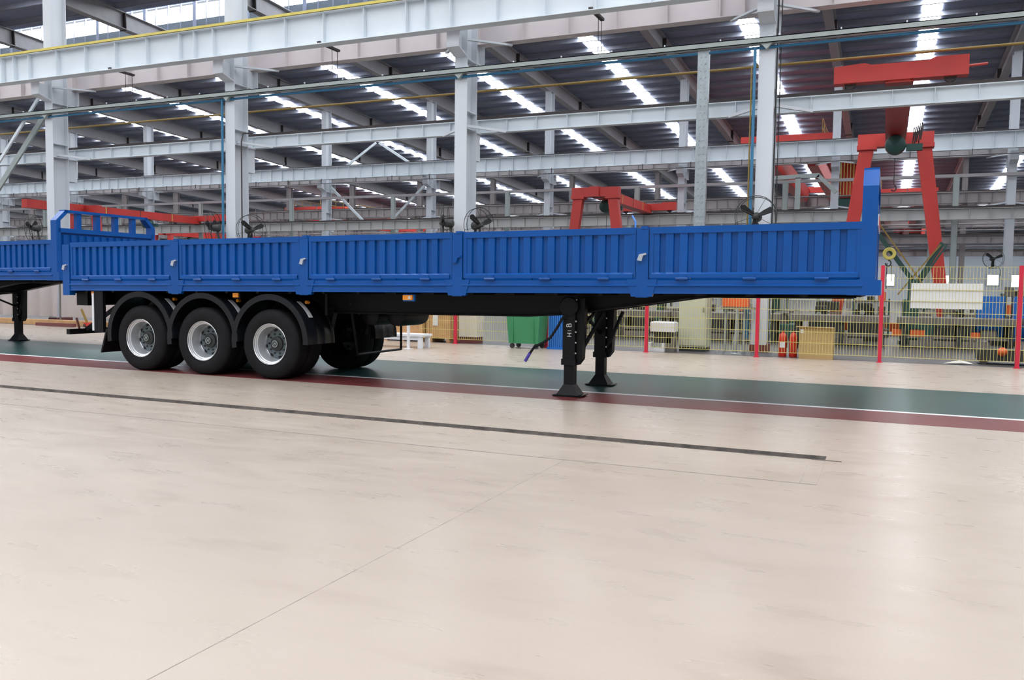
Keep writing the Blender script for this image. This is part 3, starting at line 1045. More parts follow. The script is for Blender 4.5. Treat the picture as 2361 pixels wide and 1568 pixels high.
for k in range(12):
    yy = yn + .16 + k * (YW - .32) / 12
    q.prism([(yy, 0)] * 0 + [(xb - .05, yy), (xb - .012, yy + .015), (xb - .012, yy + .10), (xb - .05, yy + .115)], 1.60, 2.32, 'z')
q.build('headboard_plate', 'blue', T1)
q = MT().box(-.40, -.05, yn - .004, yf + .004, 1.402, 1.57)
q.build('front_bumper_beam', 'blue', T1)
q = MT().box(xb, xb + .012, yn + .25, yn + 1.75, 2.18, 2.31)
sg = q.build('headboard_sign', 'white', T1)
q = MT().box(xb + .012, xb + .016, yn + .27, yn + 1.73, 2.2, 2.29)
q.build('red_band', 'red', sg)
q = MT().tube([(-2.86, Y0 + .12, 2.15), (-2.88, Y0 + .2, 2.3), (-2.95, Y0 + .3, 2.38)], .012, 6)
q.build('side_strap', 'bluebin', T1)

# wheels, axles, fenders
WX = [-11.065, -9.755, -8.445]
TR = .53


def tyre_mesh(y, d):
    prof = [(.30, .02), (.33, .004), (.40, -.006), (.46, 0), (.505, .02), (.526, .045), (.53, .07), (.53, .085), (.518, .088), (.518, .098), (.53, .101),
            (.53, .14), (.518, .143), (.518, .153), (.53, .156), (.53, .195), (.518, .198), (.518, .208), (.53, .211), (.53, .23), (.526, .25), (.505, .275), (.46, .29), (.40, .295), (.33, .29), (.30, .27)]
    return MB().lathe([(r, (a if d > 0 else -a)) for r, a in prof], (0, 0, 0), 'y', 48, cap=False)


tm = rmh = None
protos = {}
for wi, wx in enumerate(WX):
    for s in (0, 1):
        for inner in (0, 1):
            ylocal = (Y0 + .05 + inner * .325) if s == 0 else (2 * YM - Y0 - .05 - inner * .325)
            d = 1 if s == 0 else -1
            loc = (wx - TORG[0], ylocal - TORG[1], TR)
            if ('t', s) not in protos:
                protos[('t', s)] = tyre_mesh(0, d).build('wheel', 'tyre', T1, True, loc)
                wt = protos[('t', s)]
            else:
                wt = clone(protos[('t', s)], loc, T1)
            wt.name = 'wheel'
            if inner == 0:
                if ('r', s) not in protos:
                    P = [(.300, .012), (.308, .0), (.312, .004), (.306, .018), (.296, .024), (.284, .030), (.280, .045), (.266, .052), (.262, .075), (.258, .16), (.250, .205), (.240, .215)]
                    rim = MB().lathe([(r, a * d) for r, a in P], (0, 0, 0), 'y', 40, cap=False).build('rim', 'rim', wt, True)
                    D = [(.243, .217), (.228, .212), (.188, .190), (.168, .186), (.150, .188), (.10, .188), (.02, .188)]
                    dq = MB().lathe([(r, a * d) for r, a in D], (0, 0, 0), 'y', 36, cap=False).build('wheel_disc', 'rimdisc', wt, True)
                    hh = None
                    for k in range(8):
                        a = 2 * PI * k / 8 + .2
                        hl = (.203 * math.cos(a), 0.0, .203 * math.sin(a))
                        if hh is None:
                            hh = MB().lathe([(.028, .210 * d), (.028, .190 * d)], (0, 0, 0), 'y', 12).build('hand_hole', 'dark', wt, loc=hl)
                        else:
                            clone(hh, hl, wt)
                    nq = MB()
                    for k in range(10):
                        a = 2 * PI * k / 10
                        nq.lathe([(.014, .188 * d), (.014, .165 * d)], (.152 * math.cos(a), 0, .152 * math.sin(a)), 'y', 6)
                    nq.build('wheel_nuts', 'dkgrey', wt)['kind'] = 'stuff'
                    MB().lathe([(.115, .19 * d), (.11, .155 * d), (.085, .145 * d), (.06, .14 * d), (.056, .125 * d), (.05, .122 * d)], (0, 0, 0), 'y', 24).build('hub', 'dkgrey', wt, True)
                    cq = MB().lathe([(.052, .124 * d), (.052, .116 * d), (.042, .116 * d), (.042, .124 * d)], (0, 0, 0), 'y', 24)
                    cq.bar((-.02, .117 * d, -.025), (-.008, .117 * d, .025), .008, .008).bar((-.008, .117 * d, .02), (.014, .117 * d, -.02), .008, .008).bar((.008, .117 * d, -.025), (.02, .117 * d, .025), .008, .008)
                    cq.build('hub_emblem', 'silver', wt)
                    protos[('r', s)] = wt
                elif wt is not protos[('r', s)]:
                    for ch in list(protos[('r', s)].children):
                        clone(ch, None, wt)
    # axle
    MB(TORG).tube([(wx, Y0 + .3, TR), (wx, Y0 + YW - .3, TR)], .075, 12).build('axle', 'black', T1)
    for yy in (YM - .5, YM + .5):
        q = MB(TORG)
        for k in range(5):
            h = .48 - k * .06
            q.bar((wx - h, yy, .76 + k * .02), (wx, yy, .68 + k * .022), .08, .014).bar((wx, yy, .68 + k * .022), (wx + h, yy, .76 + k * .02), .08, .014)
        q.box(wx - .07, wx + .07, yy - .06, yy + .06, .6, .82)
        q.build('leaf_spring', 'black', T1)
        MB(TORG).prism([(wx + .52, .62), (wx + .60, .62), (wx + .72, 1.1), (wx + .50, 1.1)], yy - .05, yy + .05, 'y').build('spring_hanger', 'black', T1)
        MB(TORG).tube([(wx + .2, yy - .18, .55), (wx + .38, yy - .18, .62)], .07, 12).build('brake_chamber', 'black', T1)
    for s in (0, 1):
        ya, yb = (Y0 + .01, Y0 + .68) if s == 0 else (2 * YM - Y0 - .68, 2 * YM - Y0 - .01)
        cz, rr = .575, .70
        a0, a1 = math.radians(-2), math.radians(190)
        N = 26
        v, fc = [], []
        prof = [(ya + .01, rr - .075), (ya, rr - .075), (ya, rr + .012), (ya + .03, rr + .016), (ya + .05, rr), (ya + .2, rr), (ya + .22, rr + .012), (ya + .26, rr + .012), (ya + .28, rr), (yb - .28, rr), (yb - .26, rr + .012), (yb - .22, rr + .012), (yb - .2, rr),
                (yb - .05, rr), (yb - .03, rr + .016), (yb, rr + .012), (yb, rr - .012), (ya + .01, rr - .012)]
        n_ = len(prof)
        for k in range(N + 1):
            a = a0 + (a1 - a0) * k / N
            for yy, r_ in prof:
                v.append((wx + .02 + r_ * math.cos(a), yy, cz + r_ * math.sin(a)))
        for k in range(N):
            for j in range(n_):
                j2 = (j + 1) % n_
                fc.append((k * n_ + j, k * n_ + j2, (k + 1) * n_ + j2, (k + 1) * n_ + j))
        fc.append(tuple(range(n_)))
        fc.append(tuple(N * n_ + j for j in range(n_ - 1, -1, -1)))
        q = MB(TORG).add(v, fc)
        fe = q.build('fender', 'blackgloss', T1, True)
        yl = Y0 + .17 if s == 0 else 2 * YM - Y0 - .30
        if s == 0:
            v = []
            for k in range(7):
                a = math.radians(57 - 26 * k / 6)
                for yy in (yl, yl + .09):
                    v.append((wx + .02 + .722 * math.cos(a), yy, cz + .722 * math.sin(a)))
            for k in range(7):
                a = math.radians(57 - 26 * k / 6)
                for yy in (yl, yl + .09):
                    v.append((wx + .02 + .717 * math.cos(a), yy, cz + .717 * math.sin(a)))
            fc = []
            for k in range(6):
                fc += [(2 * k, 2 * k + 1, 2 * k + 3, 2 * k + 2), (14 + 2 * k, 14 + 2 * k + 2, 14 + 2 * k + 3, 14 + 2 * k + 1), (2 * k, 2 * k + 2, 16 + 2 * k, 14 + 2 * k), (2 * k + 1, 15 + 2 * k, 17 + 2 * k, 2 * k + 3)]
            MB(TORG).add(v, fc).build('white_strip', 'white', fe)
            for dx in (-.46, .53):
                q = MB(TORG).tube([(wx + dx, Y0 + .24, 1.17), (wx + dx, Y0 + .30, 1.17)], .026, 10)
                q.build('fender_lamp', 'amber', fe)
            q = MB(TORG).tube([(wx - .5, Y0 + .34, 1.19), (wx - .5, YM - .5, 1.19)], .02, 8)
            q.build('fender_stay', 'black', fe)
# marker lamps along the side
for (xx, zz, wd) in ((-12.09, 1.36, .10), (-9.08, 1.35, .10), (-6.05, 1.335, .15)):
    q = MT().bevbox(xx - wd / 2 - .015, xx + wd / 2 + .015, Y0 + .06, Y0 + .12, zz - .05, zz + .05, .01)
    h_ = q.build('lamp_housing', 'bluebin' if xx > -7 else 'black', T1)
    MT().box(xx - wd / 2, xx + wd / 2, Y0 + .035, Y0 + .062, zz - .032, zz + .035).build('lamp_lens', 'amber', h_)
    if xx > -7:
        MT().box(xx + .01, xx + .05, Y0 + .032, Y0 + .037, zz - .02, zz + .02).build('reflector', 'panelwhite', h_)
# rear lamp beam, under-run bumper, mud flap
q = MB(TORG).box(-12.66, -12.4, Y0 + .18, Y0 + YW - .18, 1.03, 1.26)
q.build('rear_lamp_beam', 'black', T1)
MB(TORG).box(-12.68, -12.66, Y0 + .2, Y0 + .55, 1.08, 1.18).build('tail_lamp', 'amber', T1)
q = MB(TORG).box(-12.95, -12.87, Y0 + .2, Y0 + YW - .2, .52, .61)
q.bar((-12.9, Y0 + .55, .58), (-12.2, Y0 + .75, 1.1), .06, .06).bar((-12.9, Y0 + YW - .55, .58), (-12.2, Y0 + YW - .75, 1.1), .06, .06)
q.build('underrun_bumper', 'black', T1)
MB(TORG).tube([(-12.9, Y0 + .42, .6), (-12.9, Y0 + .40, .68), (-12.92, Y0 + .38, .8)], .02, 6).build('bumper_hook', 'plinth', T1)
q = MB(TORG).box(-12.06, -11.86, Y0 + .02, Y0 + .08, .60, 1.28)
mp_ = q.build('mud_guard_plate', 'black', T1)
MB(TORG).box(-12.10, -12.06, Y0 + .01, Y0 + .05, .62, 1.24).build('white_edge', 'white', mp_)
for s in (0, 1):
    ya, yb = (Y0 + .02, Y0 + .68) if s == 0 else (2 * YM - Y0 - .68, 2 * YM - Y0 - .02)
    MB(TORG).prism([(-11.80, .66), (-11.76, .66), (-11.90, .26), (-11.93, .26)], ya, yb, 'y').build('mud_flap', 'black', T1)
# air tanks and side guard frame
for yy, xx in ((YM, -7.2), (YM, -6.75)):
    MB(TORG).lathe([(.05, -.42), (.15, -.38), (.16, -.3), (.16, .3), (.15, .38), (.05, .42)], (xx, yy, .98), 'y', 18).build('air_tank', 'black', T1, True)
for xx in (-7.62,):
    q = MB(TORG)
    q.bar((xx, YM - .9, .98), (xx, YM - .9, 1.3), .04, .04).tube([(-7.48, 12.4, 1.2), (-7.48, 12.4, .36), (-7.48, 11.1, .36), (-7.48, 10.9, 1.2)], .022, 8)
    q.build('spare_wheel_carrier', 'black', T1)
# landing gear
LO = []
for i, (xx, yy) in enumerate(((-3.80, 10.62), (-3.82, 12.02))):
    q = MB(TORG)
    q.box(xx - .085, xx + .085, yy - .08, yy + .08, .42, 1.30)
    q.lathe([(.11, -.11), (.13, -.10), (.13, -.07), (.11, -.06)], (xx, yy, 1.20), 'y', 18)
    q.prism([(xx + .08, 1.3), (xx + .20, 1.3), (xx + .17, .5), (xx + .11, .42), (xx + .08, .42)], yy - .03, yy + .1, 'y')
    q.box(xx - .10, xx + .10, yy - .09, yy + .09, .42, .50)
    leg = q.build('landing_leg', 'black', T1)
    for k in range(6):
        zz = 1.28 - k * .14
        MB(TORG).lathe([(.012, -.012), (.012, .0)], (xx + .10, yy - .08, zz), 'y', 6).build('bolt', 'silver', leg)
    q = MB(TORG).box(xx - .068, xx + .068, yy - .065, yy + .065, .10, .5)
    q.build('inner_leg', 'black', leg)
    q = MB(TORG)
    v = [(xx - .07, yy - .07, .16), (xx + .07, yy - .07, .16), (xx + .07, yy + .07, .16), (xx - .07, yy + .07, .16),
         (xx - .15, yy - .13, .025), (xx + .15, yy - .13, .025), (xx + .15, yy + .13, .025), (xx - .15, yy + .13, .025)]
    q.add(v, [(0, 1, 2, 3), (7, 6, 5, 4), (0, 4, 5, 1), (1, 5, 6, 2), (2, 6, 7, 3), (3, 7, 4, 0)])
    q.prism([(xx - .20, .012), (xx - .15, .0), (xx + .16, .0), (xx + .21, .02), (xx + .21, .03), (xx + .15, .014), (xx - .15, .03), (xx - .20, .024)], yy - .14, yy + .14, 'y')
    q.build('sand_shoe', 'black', leg)
    q = MB(TORG).bar((xx + .1, yy + (.05 if i == 0 else -.05), .55), (xx + .35, YM + (-.5 if i == 0 else .5), 1.1), .04, .04)
    q.bar((xx, yy, .75), (xx, YM + (.25 if i == 0 else -.25), 1.1), .035, .035)
    q.build('stay', 'black', leg)
    LO.append(leg)
q = MB(TORG).tube([(-3.8, 10.6, 1.12), (-3.8, 12.05, 1.12)], .025, 8)
q.build('cross_shaft', 'black', T1)
q = MB(TORG).tube([(-3.86, 10.48, 1.06), (-3.93, 10.46, .92), (-4.02, 10.44, .78), (-4.12, 10.43, .71), (-4.24, 10.42, .65), (-4.30, 10.41, .56)], .017, 8)
cr_ = q.build('crank_handle', 'black', T1)
MB(TORG).tube([(-4.295, 10.41, .57), (-4.36, 10.40, .455)], .021, 10).build('grip', mat('violet_blue_grip', (.07, .05, .35), .45), cr_)
for ch, zz, sz in (('H', .79, .085), ('I', .865, .075), ('B', .915, .105)):
    fc_ = bpy.data.curves.new('leg_lettering', 'FONT')
    fc_.body = ch
    fc_.size = sz
    fc_.extrude = .001
    tmp = bpy.data.objects.new('leg_lettering_curve', fc_)
    COL.objects.link(tmp)
    bpy.context.view_layer.update()
    me_ = bpy.data.meshes.new_from_object(tmp.evaluated_get(bpy.context.evaluated_depsgraph_get()))
    bpy.data.objects.remove(tmp)
    me_.materials.clear()
    me_.materials.append(M['white'])
    fo = bpy.data.objects.new('leg_lettering', me_)
    COL.objects.link(fo)
    fo.parent = LO[0]
    fo.matrix_basis = Matrix.Translation((-3.765 - TORG[0], 10.62 - .082 - TORG[1], zz)) @ Matrix.Rotation(PI / 2, 4, 'X') @ Matrix.Rotation(PI / 2, 4, 'Z')
# king pin plate under the gooseneck
MT().box(-1.9, -.5, YM - .5, YM + .5, 1.355, 1.375).build('coupler_plate', 'black', T1)

# second trailer, ahead at the left
T2 = clone(T1, (TORG[0] - 15.04, TORG[1] + 1.775, .045))
T2['label'] = 'second blue drop-side trailer at the left edge, open blue headboard frame towards the first trailer'
T1['group'] = T2['group'] = 'blue drop side trailers'
for ch in list(T1.children):
    if ch.name.split('.')[0] in ('headboard_sign', 'side_strap'):
        continue
    c = clone(ch, None, T2)
    for g_ in list(ch.children):
        d_ = clone(g_, None, c)
        if g_.name.startswith('inner_leg') or g_.name.startswith('sand_shoe'):
            d_.location.z -= .045

# ------------------------------------------------------------------ yellow mesh fence with red posts
FY = 18.71
FXs = [-9.72 + 2.413 * k for k in range(0, 8)]
t = thing('mesh_fence', 'yellow wire mesh fence between red posts behind the trailer', 'fence', (0, FY, 0))
for k, x in enumerate(FXs):
    MB((0, FY, 0)).box(x - .035, x + .035, FY - .035, FY + .035, 0, 1.96).box(x - .06, x + .06, FY - .06, FY + .06, 0, .012).build('post', 'redpost', t)


def mesh_panel(x0, x1, y_, zt=1.93, zb=.12, notch=None):
    q = MB((0, FY, 0))
    n = int((x1 - x0) / .058)
    for i in range(n + 1):
        xx = x0 + (x1 - x0) * i / n
        q.box(xx - .0032, xx + .0032, y_ - .0025, y_ + .0025, zb, zt)
    z = zb
    while z <= zt + .001:
        q.box(x0, x1, y_ - .009, y_ - .003, z - .0042, z + .0042)
        if abs(z - zb) < .01 or z > zt - .01 or True:
            q.box(x0, x1, y_ + .003, y_ + .007, z - .0042, z + .0042)
        z += (zt - zb) / 8
    return q


for k in range(7):
    if k == 1:
        continue
    o = mesh_panel(FXs[k] + .045, FXs[k + 1] - .045, FY).build('mesh_panel', 'wire', t)
o = mesh_panel(FXs[1] + .045, FXs[2] - .045, FY).build('mesh_panel', 'wire', t)
mesh_panel(-10.75, -9.77, FY + .02).build('mesh_panel', 'wire', t)
bd = MB((1.09, FY, 1.11)).box(.46, 1.72, 18.725, 18.74, 1.11, 1.61)
tag(bd.build('blank_board', 'white'), 'blank white board hung on the yellow mesh fence', 'board')

# ------------------------------------------------------------------ objects by the fence
t = thing('waste_bin', 'green wheeled waste bin in front of the fence gap', 'bin', (-7.63, 18.4, 0))
o_ = (-7.63, 18.4, 0)
q = MB(o_)
q.add([(-8.02, 18.12, .12), (-7.28, 18.12, .12), (-7.28, 18.6, .12), (-8.02, 18.6, .12), (-8.08, 18.06, .98), (-7.22, 18.06, .98), (-7.22, 18.64, .98), (-8.08, 18.64, .98)],
      [(3, 2, 1, 0), (4, 5, 6, 7), (0, 1, 5, 4), (1, 2, 6, 5), (2, 3, 7, 6), (3, 0, 4, 7)])
q.box(-7.92, -7.90, 18.07, 18.13, .15, .96).box(-7.40, -7.38, 18.07, 18.13, .15, .96)
q.box(-7.9, -7.4, 18.07, 18.09, .78, .80)
q.build('body', 'green', t)
MB(o_).bevbox(-8.1, -7.2, 18.04, 18.66, .98, 1.06, .03).build('lid', 'green', t)
for xx in (-7.95, -7.35):
    for yy in (18.17, 18.55):
        MB(o_).lathe([(.06, -.015), (.06, .015)], (xx, yy, .06), 'y', 12).box(xx - .02, xx + .02, yy - .03, yy + .03, .06, .13).build('caster', 'dkgrey', t)
MB(o_).tube([(-7.75, 18.0, .86), (-7.75, 18.03, .92), (-7.6, 18.03, .92), (-7.6, 18.0, .86)], .012, 6).build('handle', 'dkgrey', t)
t = thing('plastic_crate', 'blue slatted plastic crate standing upright beside the green bin', 'crate', (-7.0, 18.45, 0))
o_ = (-7.0, 18.45, 0)
q = MB(o_).box(-7.14, -6.72, 18.42, 18.46, 0, .98)
q.box(-7.16, -6.70, 18.36, 18.48, 0, .05).box(-7.16, -6.70, 18.36, 18.48, .95, 1.0)
q.build('frame', 'bluebin', t)
sl_ = None
for k in range(9):
    if sl_ is None:
        sl_ = MB().box(0, .022, 0, .03, .05, .95).build('slat', 'bluepipe', t, loc=(-7.13 - o_[0] + k * .05, 18.385 - o_[1], 0))
        sl_.data.materials[0] = mat('light_blue_slat', (.05, .22, .6), .4)
    else:
        clone(sl_, (-7.13 - o_[0] + k * .05, 18.385 - o_[1], 0), t)
# white cabinet by first post
t = thing('white_cabinet', 'plain off-white cabinet just right of the first red fence post', 'cabinet', (-9.55, 19.2, 0))
MB((-9.55, 19.2, 0)).bevbox(-9.82, -9.30, 19.05, 19.45, .16, 1.9, .01).build('body', 'panelwhite', t)
MB((-9.55, 19.2, 0)).box(-9.80, -9.32, 19.07, 19.43, 0, .16).build('plinth', 'plinth', t)
# plywood crates
t = thing('plywood_crate', 'large brown plywood packing crate behind the white bench', 'crate', (-11.2, 19.2, 0))
o_ = (-11.2, 19.2, 0)
MB(o_).box(-12.0, -10.72, 18.85, 19.7, .10, 1.05).build('box', 'wood', t)
for xx in (-11.95, -10.82):
    MB(o_).box(xx, xx + .09, 18.83, 18.85, .1, 1.05).build('batten', 'wood', t)
MB(o_).box(-12.0, -10.72, 18.825, 18.85, .78, .80).build('batten', 'card', t)
for xx in (-11.9, -11.4, -10.85):
    MB(o_).box(xx, xx + .1, 18.85, 19.7, 0, .1).build('skid', 'wood', t)
t = thing('plywood_crate', 'brown plywood crate behind the mesh with a white paper label', 'crate', (-10.3, 19.2, 0))
o_ = (-10.3, 19.2, 0)
MB(o_).box(-10.66, -9.95, 18.92, 19.6, .10, 1.05).build('box', 'wood', t)
MB(o_).box(-10.47, -10.33, 18.905, 18.92, .42, .70).build('label', 'white', t)
for xx in (-10.64, -10.04):
    MB(o_).box(xx, xx + .07, 18.90, 18.92, .1, 1.05).build('batten', 'wood', t)
for xx in (-10.6, -10.1):
    MB(o_).box(xx, xx + .1, 18.92, 19.6, 0, .1).build('skid', 'wood', t)
# bench and sign stand
t = thing('low_bench', 'low white bench in front of the plywood crates', 'bench', (-10.3, 17.1, 0))
o_ = (-10.3, 17.1, 0)
MB(o_).box(-11.1, -9.6, 16.85, 17.3, .27, .32).build('seat', 'white', t)
for xx in (-11.05, -9.74):
    for yy in (16.87, 17.2):
        MB(o_).box(xx, xx + .1, yy, yy + .08, 0, .27).build('leg', 'white', t)
MB(o_).box(-11.0, -9.7, 16.89, 16.92, .18, .27).build('rail', 'white', t)
t = thing('sign_stand', 'slim white information stand with a tilted plate beside the bench', 'stand', (-9.8, 16.6, 0))
o_ = (-9.8, 16.6, 0)
MB(o_).box(-9.85, -9.80, 16.58, 16.63, 0.01, .72).build('post', 'white', t)
MB(o_).box(-9.90, -9.75, 16.5, 16.7, 0, .012).build('foot', 'white', t)
MB(o_).bar((-9.82, 16.52, .70), (-9.82, 16.74, .86), .40, .02).build('plate', 'white', t)
# white equipment behind the fence
t = thing('white_appliance', 'small white appliance with a box top and dark open middle behind the fence', 'appliance', (-4.6, 19.1, 0))
o_ = (-4.6, 19.1, 0)
MB(o_).bevbox(-4.88, -4.32, 18.95, 19.35, .46, .68, .02).build('top_box', 'white', t)
MB(o_).box(-4.80, -4.42, 19.05, 19.3, .2, .46).build('motor', 'dkgrey', t)
q = MB(o_).box(-4.92, -4.54, 18.92, 19.3, 0, .07).box(-4.92, -4.87, 18.92, 19.3, .07, .2).box(-4.59, -4.54, 18.92, 19.3, .07, .2)
q.build('base_tray', 'white', t)
MB(o_).bevbox(-4.54, -4.34, 19.05, 19.35, 0, .35, .01).build('side_box', 'grey', t)
t = thing('electrical_cabinet', 'tall pale green electrical cabinet behind the fence', 'cabinet', (-4.07, 19.95, 0))
o_ = (-4.07, 19.95, 0)
MB(o_).box(-4.36, -3.72, 19.55, 20.1, .10, 1.85).build('body', 'cream', t)
MB(o_).box(-4.33, -3.75, 19.53, 19.55, .14, 1.82).build('door', 'cream', t)
MB(o_).box(-4.34, -3.74, 19.57, 20.1, 0, .10).build('plinth', 'dkgrey', t)
MB(o_).box(-3.80, -3.78, 19.51, 19.53, .9, 1.02).build('handle', 'dkgrey', t)
# red switch box on a stand
t = thing('red_control_box', 'orange red control box on a grey stand left of the white column', 'box', (-3.15, 20.0, 0))
o_ = (-3.15, 20.0, 0)
MB(o_).bevbox(-3.45, -2.86, 19.9, 20.15, 1.04, 1.5, .01).build('box', 'orange', t)
MB(o_).box(-3.45, -2.70, 19.85, 20.2, .98, 1.03).build('shelf', 'grey', t)
for xx in (-2.98, -3.4):
    MB(o_).box(xx, xx + .05, 20.0, 20.05, 0, .98).build('leg', 'silver', t)
t = thing('silver_pipe_stand', 'silver pipe stand beside the red post left of the white column', 'stand', (-3.05, 19.4, 0))
MB((-3.05, 19.4, 0)).tube([(-3.05, 19.4, .01), (-3.05, 19.4, .28), (-3.02, 19.4, .42), (-3.02, 19.4, 1.0)], [.05, .06, .05, .03], 10).build('pipe', 'silver', t, True)
MB((-3.05, 19.4, 0)).lathe([(.09, 0), (.07, .02)], (-3.05, 19.4, 0), 'z', 12).build('foot', 'silver', t)
# extinguishers
for xx, l_ in ((-2.0, 'left red fire extinguisher with a white label behind the fence'), (-1.78, 'right plain red fire extinguisher next to the cardboard box')):
    o_ = (xx, 19.15, 0)
    t = thing('fire_extinguisher', l_, 'extinguisher', o_, 'fire extinguishers behind the fence')
    MB(o_).lathe([(.075, 0), (.085, .02), (.085, .42), (.07, .48), (.03, .52), (.025, .55)], (xx, 19.15, 0), 'z', 18).build('cylinder', 'ext', t, True)
    MB(o_).box(xx - .03, xx + .03, 19.13, 19.17, .55, .60).bar((xx - .02, 19.15, .6), (xx + .08, 19.15, .63), .02, .015).build('valve', 'dkgrey', t)
    MB(o_).tube([(xx + .02, 19.12, .58), (xx + .1, 19.1, .5), (xx + .1, 19.08, .2)], .01, 6).build('hose', 'dkgrey', t)
    if xx < -1.9:
        MB(o_).box(xx - .05, xx + .06, 19.058, 19.066, .2, .32).build('label', 'white', t)
# cardboard box
t = thing('cardboard_box', 'cardboard box with a white tag standing against the fence', 'box', (-1.3, 18.95, 0))
o_ = (-1.3, 18.95, 0)
MB(o_).box(-1.63, -.96, 18.80, 19.2, 0.0, .66).build('carton', 'card', t)
MB(o_).bar((-1.70, 18.8, .675), (-.95, 18.8, .665), .12, .012).build('lid_flap', 'card', t)
MB(o_).box(-1.61, -1.55, 18.79, 18.8, .54, .62).build('tag', 'white', t)
for k in range(5):
    MB(o_).box(-1.48 + k * .06, -1.44 + k * .06, 18.797, 18.8, .38, .40).build('print_mark', 'wood', t)

# long steel workbench tables and clutter behind the fence
bt = None
for x0, x1, l_ in ((-8.6, -5.6, 'leftmost long steel welding table behind the fence'), (-5.5, -2.6, 'long steel welding table behind the pale cabinet'), (-2.3, .1, 'long steel welding table behind the cardboard box'),
                   (.3, 3.0, 'long steel welding table below the blank white board'), (3.2, 6.4, 'long steel welding table at the right edge')):
    o_ = ((x0 + x1) / 2, 24.3, 0)
    t = thing('welding_table', l_, 'table', o_, 'welding tables behind the fence')
    MB(o_).box(x0, x1, 23.8, 25.0, .62, .78).build('top', 'grey', t)
    for xx in (x0 + .1, (x0 + x1) / 2, x1 - .22):
        for yy in (23.9, 24.8):
            MB(o_).box(xx, xx + .12, yy, yy + .1, 0, .62).build('leg', 'dkgrey', t)
    MB(o_).box(x0 + .1, x1 - .1, 23.95, 24.85, .25, .30).build('lower_shelf', 'grey', t)
    MB(o_).box(x0 + .3, x1 - .6, 23.98, 24.05, .05, .20).build('lower_beam', 'grey', t)
RR = random.Random(11)
cnt = {}
cl = [(-9.4, 'dkgrey'), (-8.3, 'dkgreen'), (-7.2, 'dkgrey'), (-6.1, 'grey'), (-5.0, 'dkgrey'), (-3.9, 'dkgrey'), (-2.8, 'dkgreen'), (-1.7, 'dkgrey'), (-.5, 'dkgrey'), (1.7, 'dkgrey'), (3.0, 'dkgrey'), (4.2, 'dkgrey')]
for i, (x, m_) in enumerate(cl):
    h = RR.uniform(.75, 1.1)
    w = RR.uniform(.35, .48)
    o_ = (x, 26.6, 0)
    t = thing('machine_tool', '%s floor machine number behind the welding tables' % 'x', 'machine', o_, 'floor machines behind the welding tables')
    col_ = {'dkgrey': 'dark grey', 'dkgreen': 'dark green', 'grey': 'grey', 'cream': 'pale cream'}[m_]
    cnt[col_] = cnt.get(col_, 0) + 1
    t['label'] = '%s floor machine behind the welding tables, %s %s one from the left' % (col_, nth(cnt[col_] - 1), col_)
    t['group'] = '%s floor machines behind the welding tables' % col_
    MB(o_).bevbox(x - w, x + w, 26.3, 26.9, 0, h * .55, .03).build('base', m_, t)
    MB(o_).bevbox(x - w * .5, x + w * .35, 26.4, 26.85, h * .55, h, .03).build('head', m_ if i % 3 else 'grey', t)
    MB(o_).tube([(x + w * .4, 26.4, h * .55), (x + w * .4, 26.35, h * .85), (x + w * .1, 26.35, h * .95)], .03, 8).build('arm', 'dkgrey', t)
    MB(o_).lathe([(.07, -.03), (.07, .03)], (x - w * .2, 26.35, h * .75), 'y', 12).build('handwheel', 'silver', t)
for i, (x0, x1, z0, z1, l_) in enumerate([(.18, .52, .33, .46, 'left orange steel box on the shelf below the welding table'), (.60, .95, .33, .46, 'second orange steel box on the shelf below the welding table'),
                                        (1.98, 2.18, .33, .44, 'small orange red box on the table shelf further right')]):
    o_ = ((x0 + x1) / 2, 24.05, z0 - .03)
    q = MB(o_).box(x0, x1, 23.96, 24.15, .30, z1).box(x0 + .02, x1 - .02, 23.95, 23.96, .34, z1 - .02)
    tag(q.build('tool_box', 'orange'), l_, 'box')
o_ = (2.35, 24.2, .3)
q = MB(o_).bevbox(2.2, 2.55, 23.96, 24.3, .30, .5, .02)
tag(q.build('grey_motor', 'grey'), 'grey motor on the table shelf right of the small red box', 'motor')
for i in range(15):
    x = -12.5 + i * 1.35 + RR.uniform(-.1, .1)
    h, w = RR.uniform(1.0, 1.7), RR.uniform(.35, .55)
    o_ = (x, 29.6, 0)
    kind = i % 3
    t = thing('press_machine' if kind else 'parts_rack', '%s in the back row behind the fence, %s from the left' % (('dark parts rack', 'dark green press', 'dark grey press')[kind], nth(i)), 'machine' if kind else 'rack', o_)
    if kind == 0:
        for dx in (-w, w - .05):
            for dy in (-.3, .3):
                MB(o_).box(x + dx, x + dx + .05, 29.6 + dy, 29.65 + dy, 0, h).build('upright', 'dkgreen', t)
        for k in range(3):
            zz = .2 + k * (h - .3) / 2
            MB(o_).box(x - w, x + w, 29.28, 29.95, zz, zz + .04).build('shelf', 'grey', t)
            for j in range(3):
                b0 = x - w + .08 + j * (2 * w - .1) / 3
                MB(o_).box(b0, b0 + .22, 29.35, 29.7, zz + .04, zz + .04 + RR.uniform(.12, .28)).build('part_tray', ('dkgrey', 'panelwhite', 'dkgrey', 'orange', 'grey')[(i + j + k) % 5], t)
    else:
        m_ = 'dkgreen' if kind == 1 else 'dkgrey'
        MB(o_).bevbox(x - w, x + w, 29.2, 30.0, 0, .45, .03).build('base', m_, t)
        MB(o_).bevbox(x - w * .9, x - w * .3, 29.3, 29.9, .45, h, .03).bevbox(x - w * .9, x + w * .7, 29.35, 29.85, h - .3, h, .03).build('frame', m_, t)
        MB(o_).tube([(x + w * .35, 29.6, h - .3), (x + w * .35, 29.6, .8)], .05, 10).build('ram', 'silver', t)
        MB(o_).box(x - w * .2, x + w * .8, 29.3, 29.9, .68, .74).build('bed', 'grey', t)
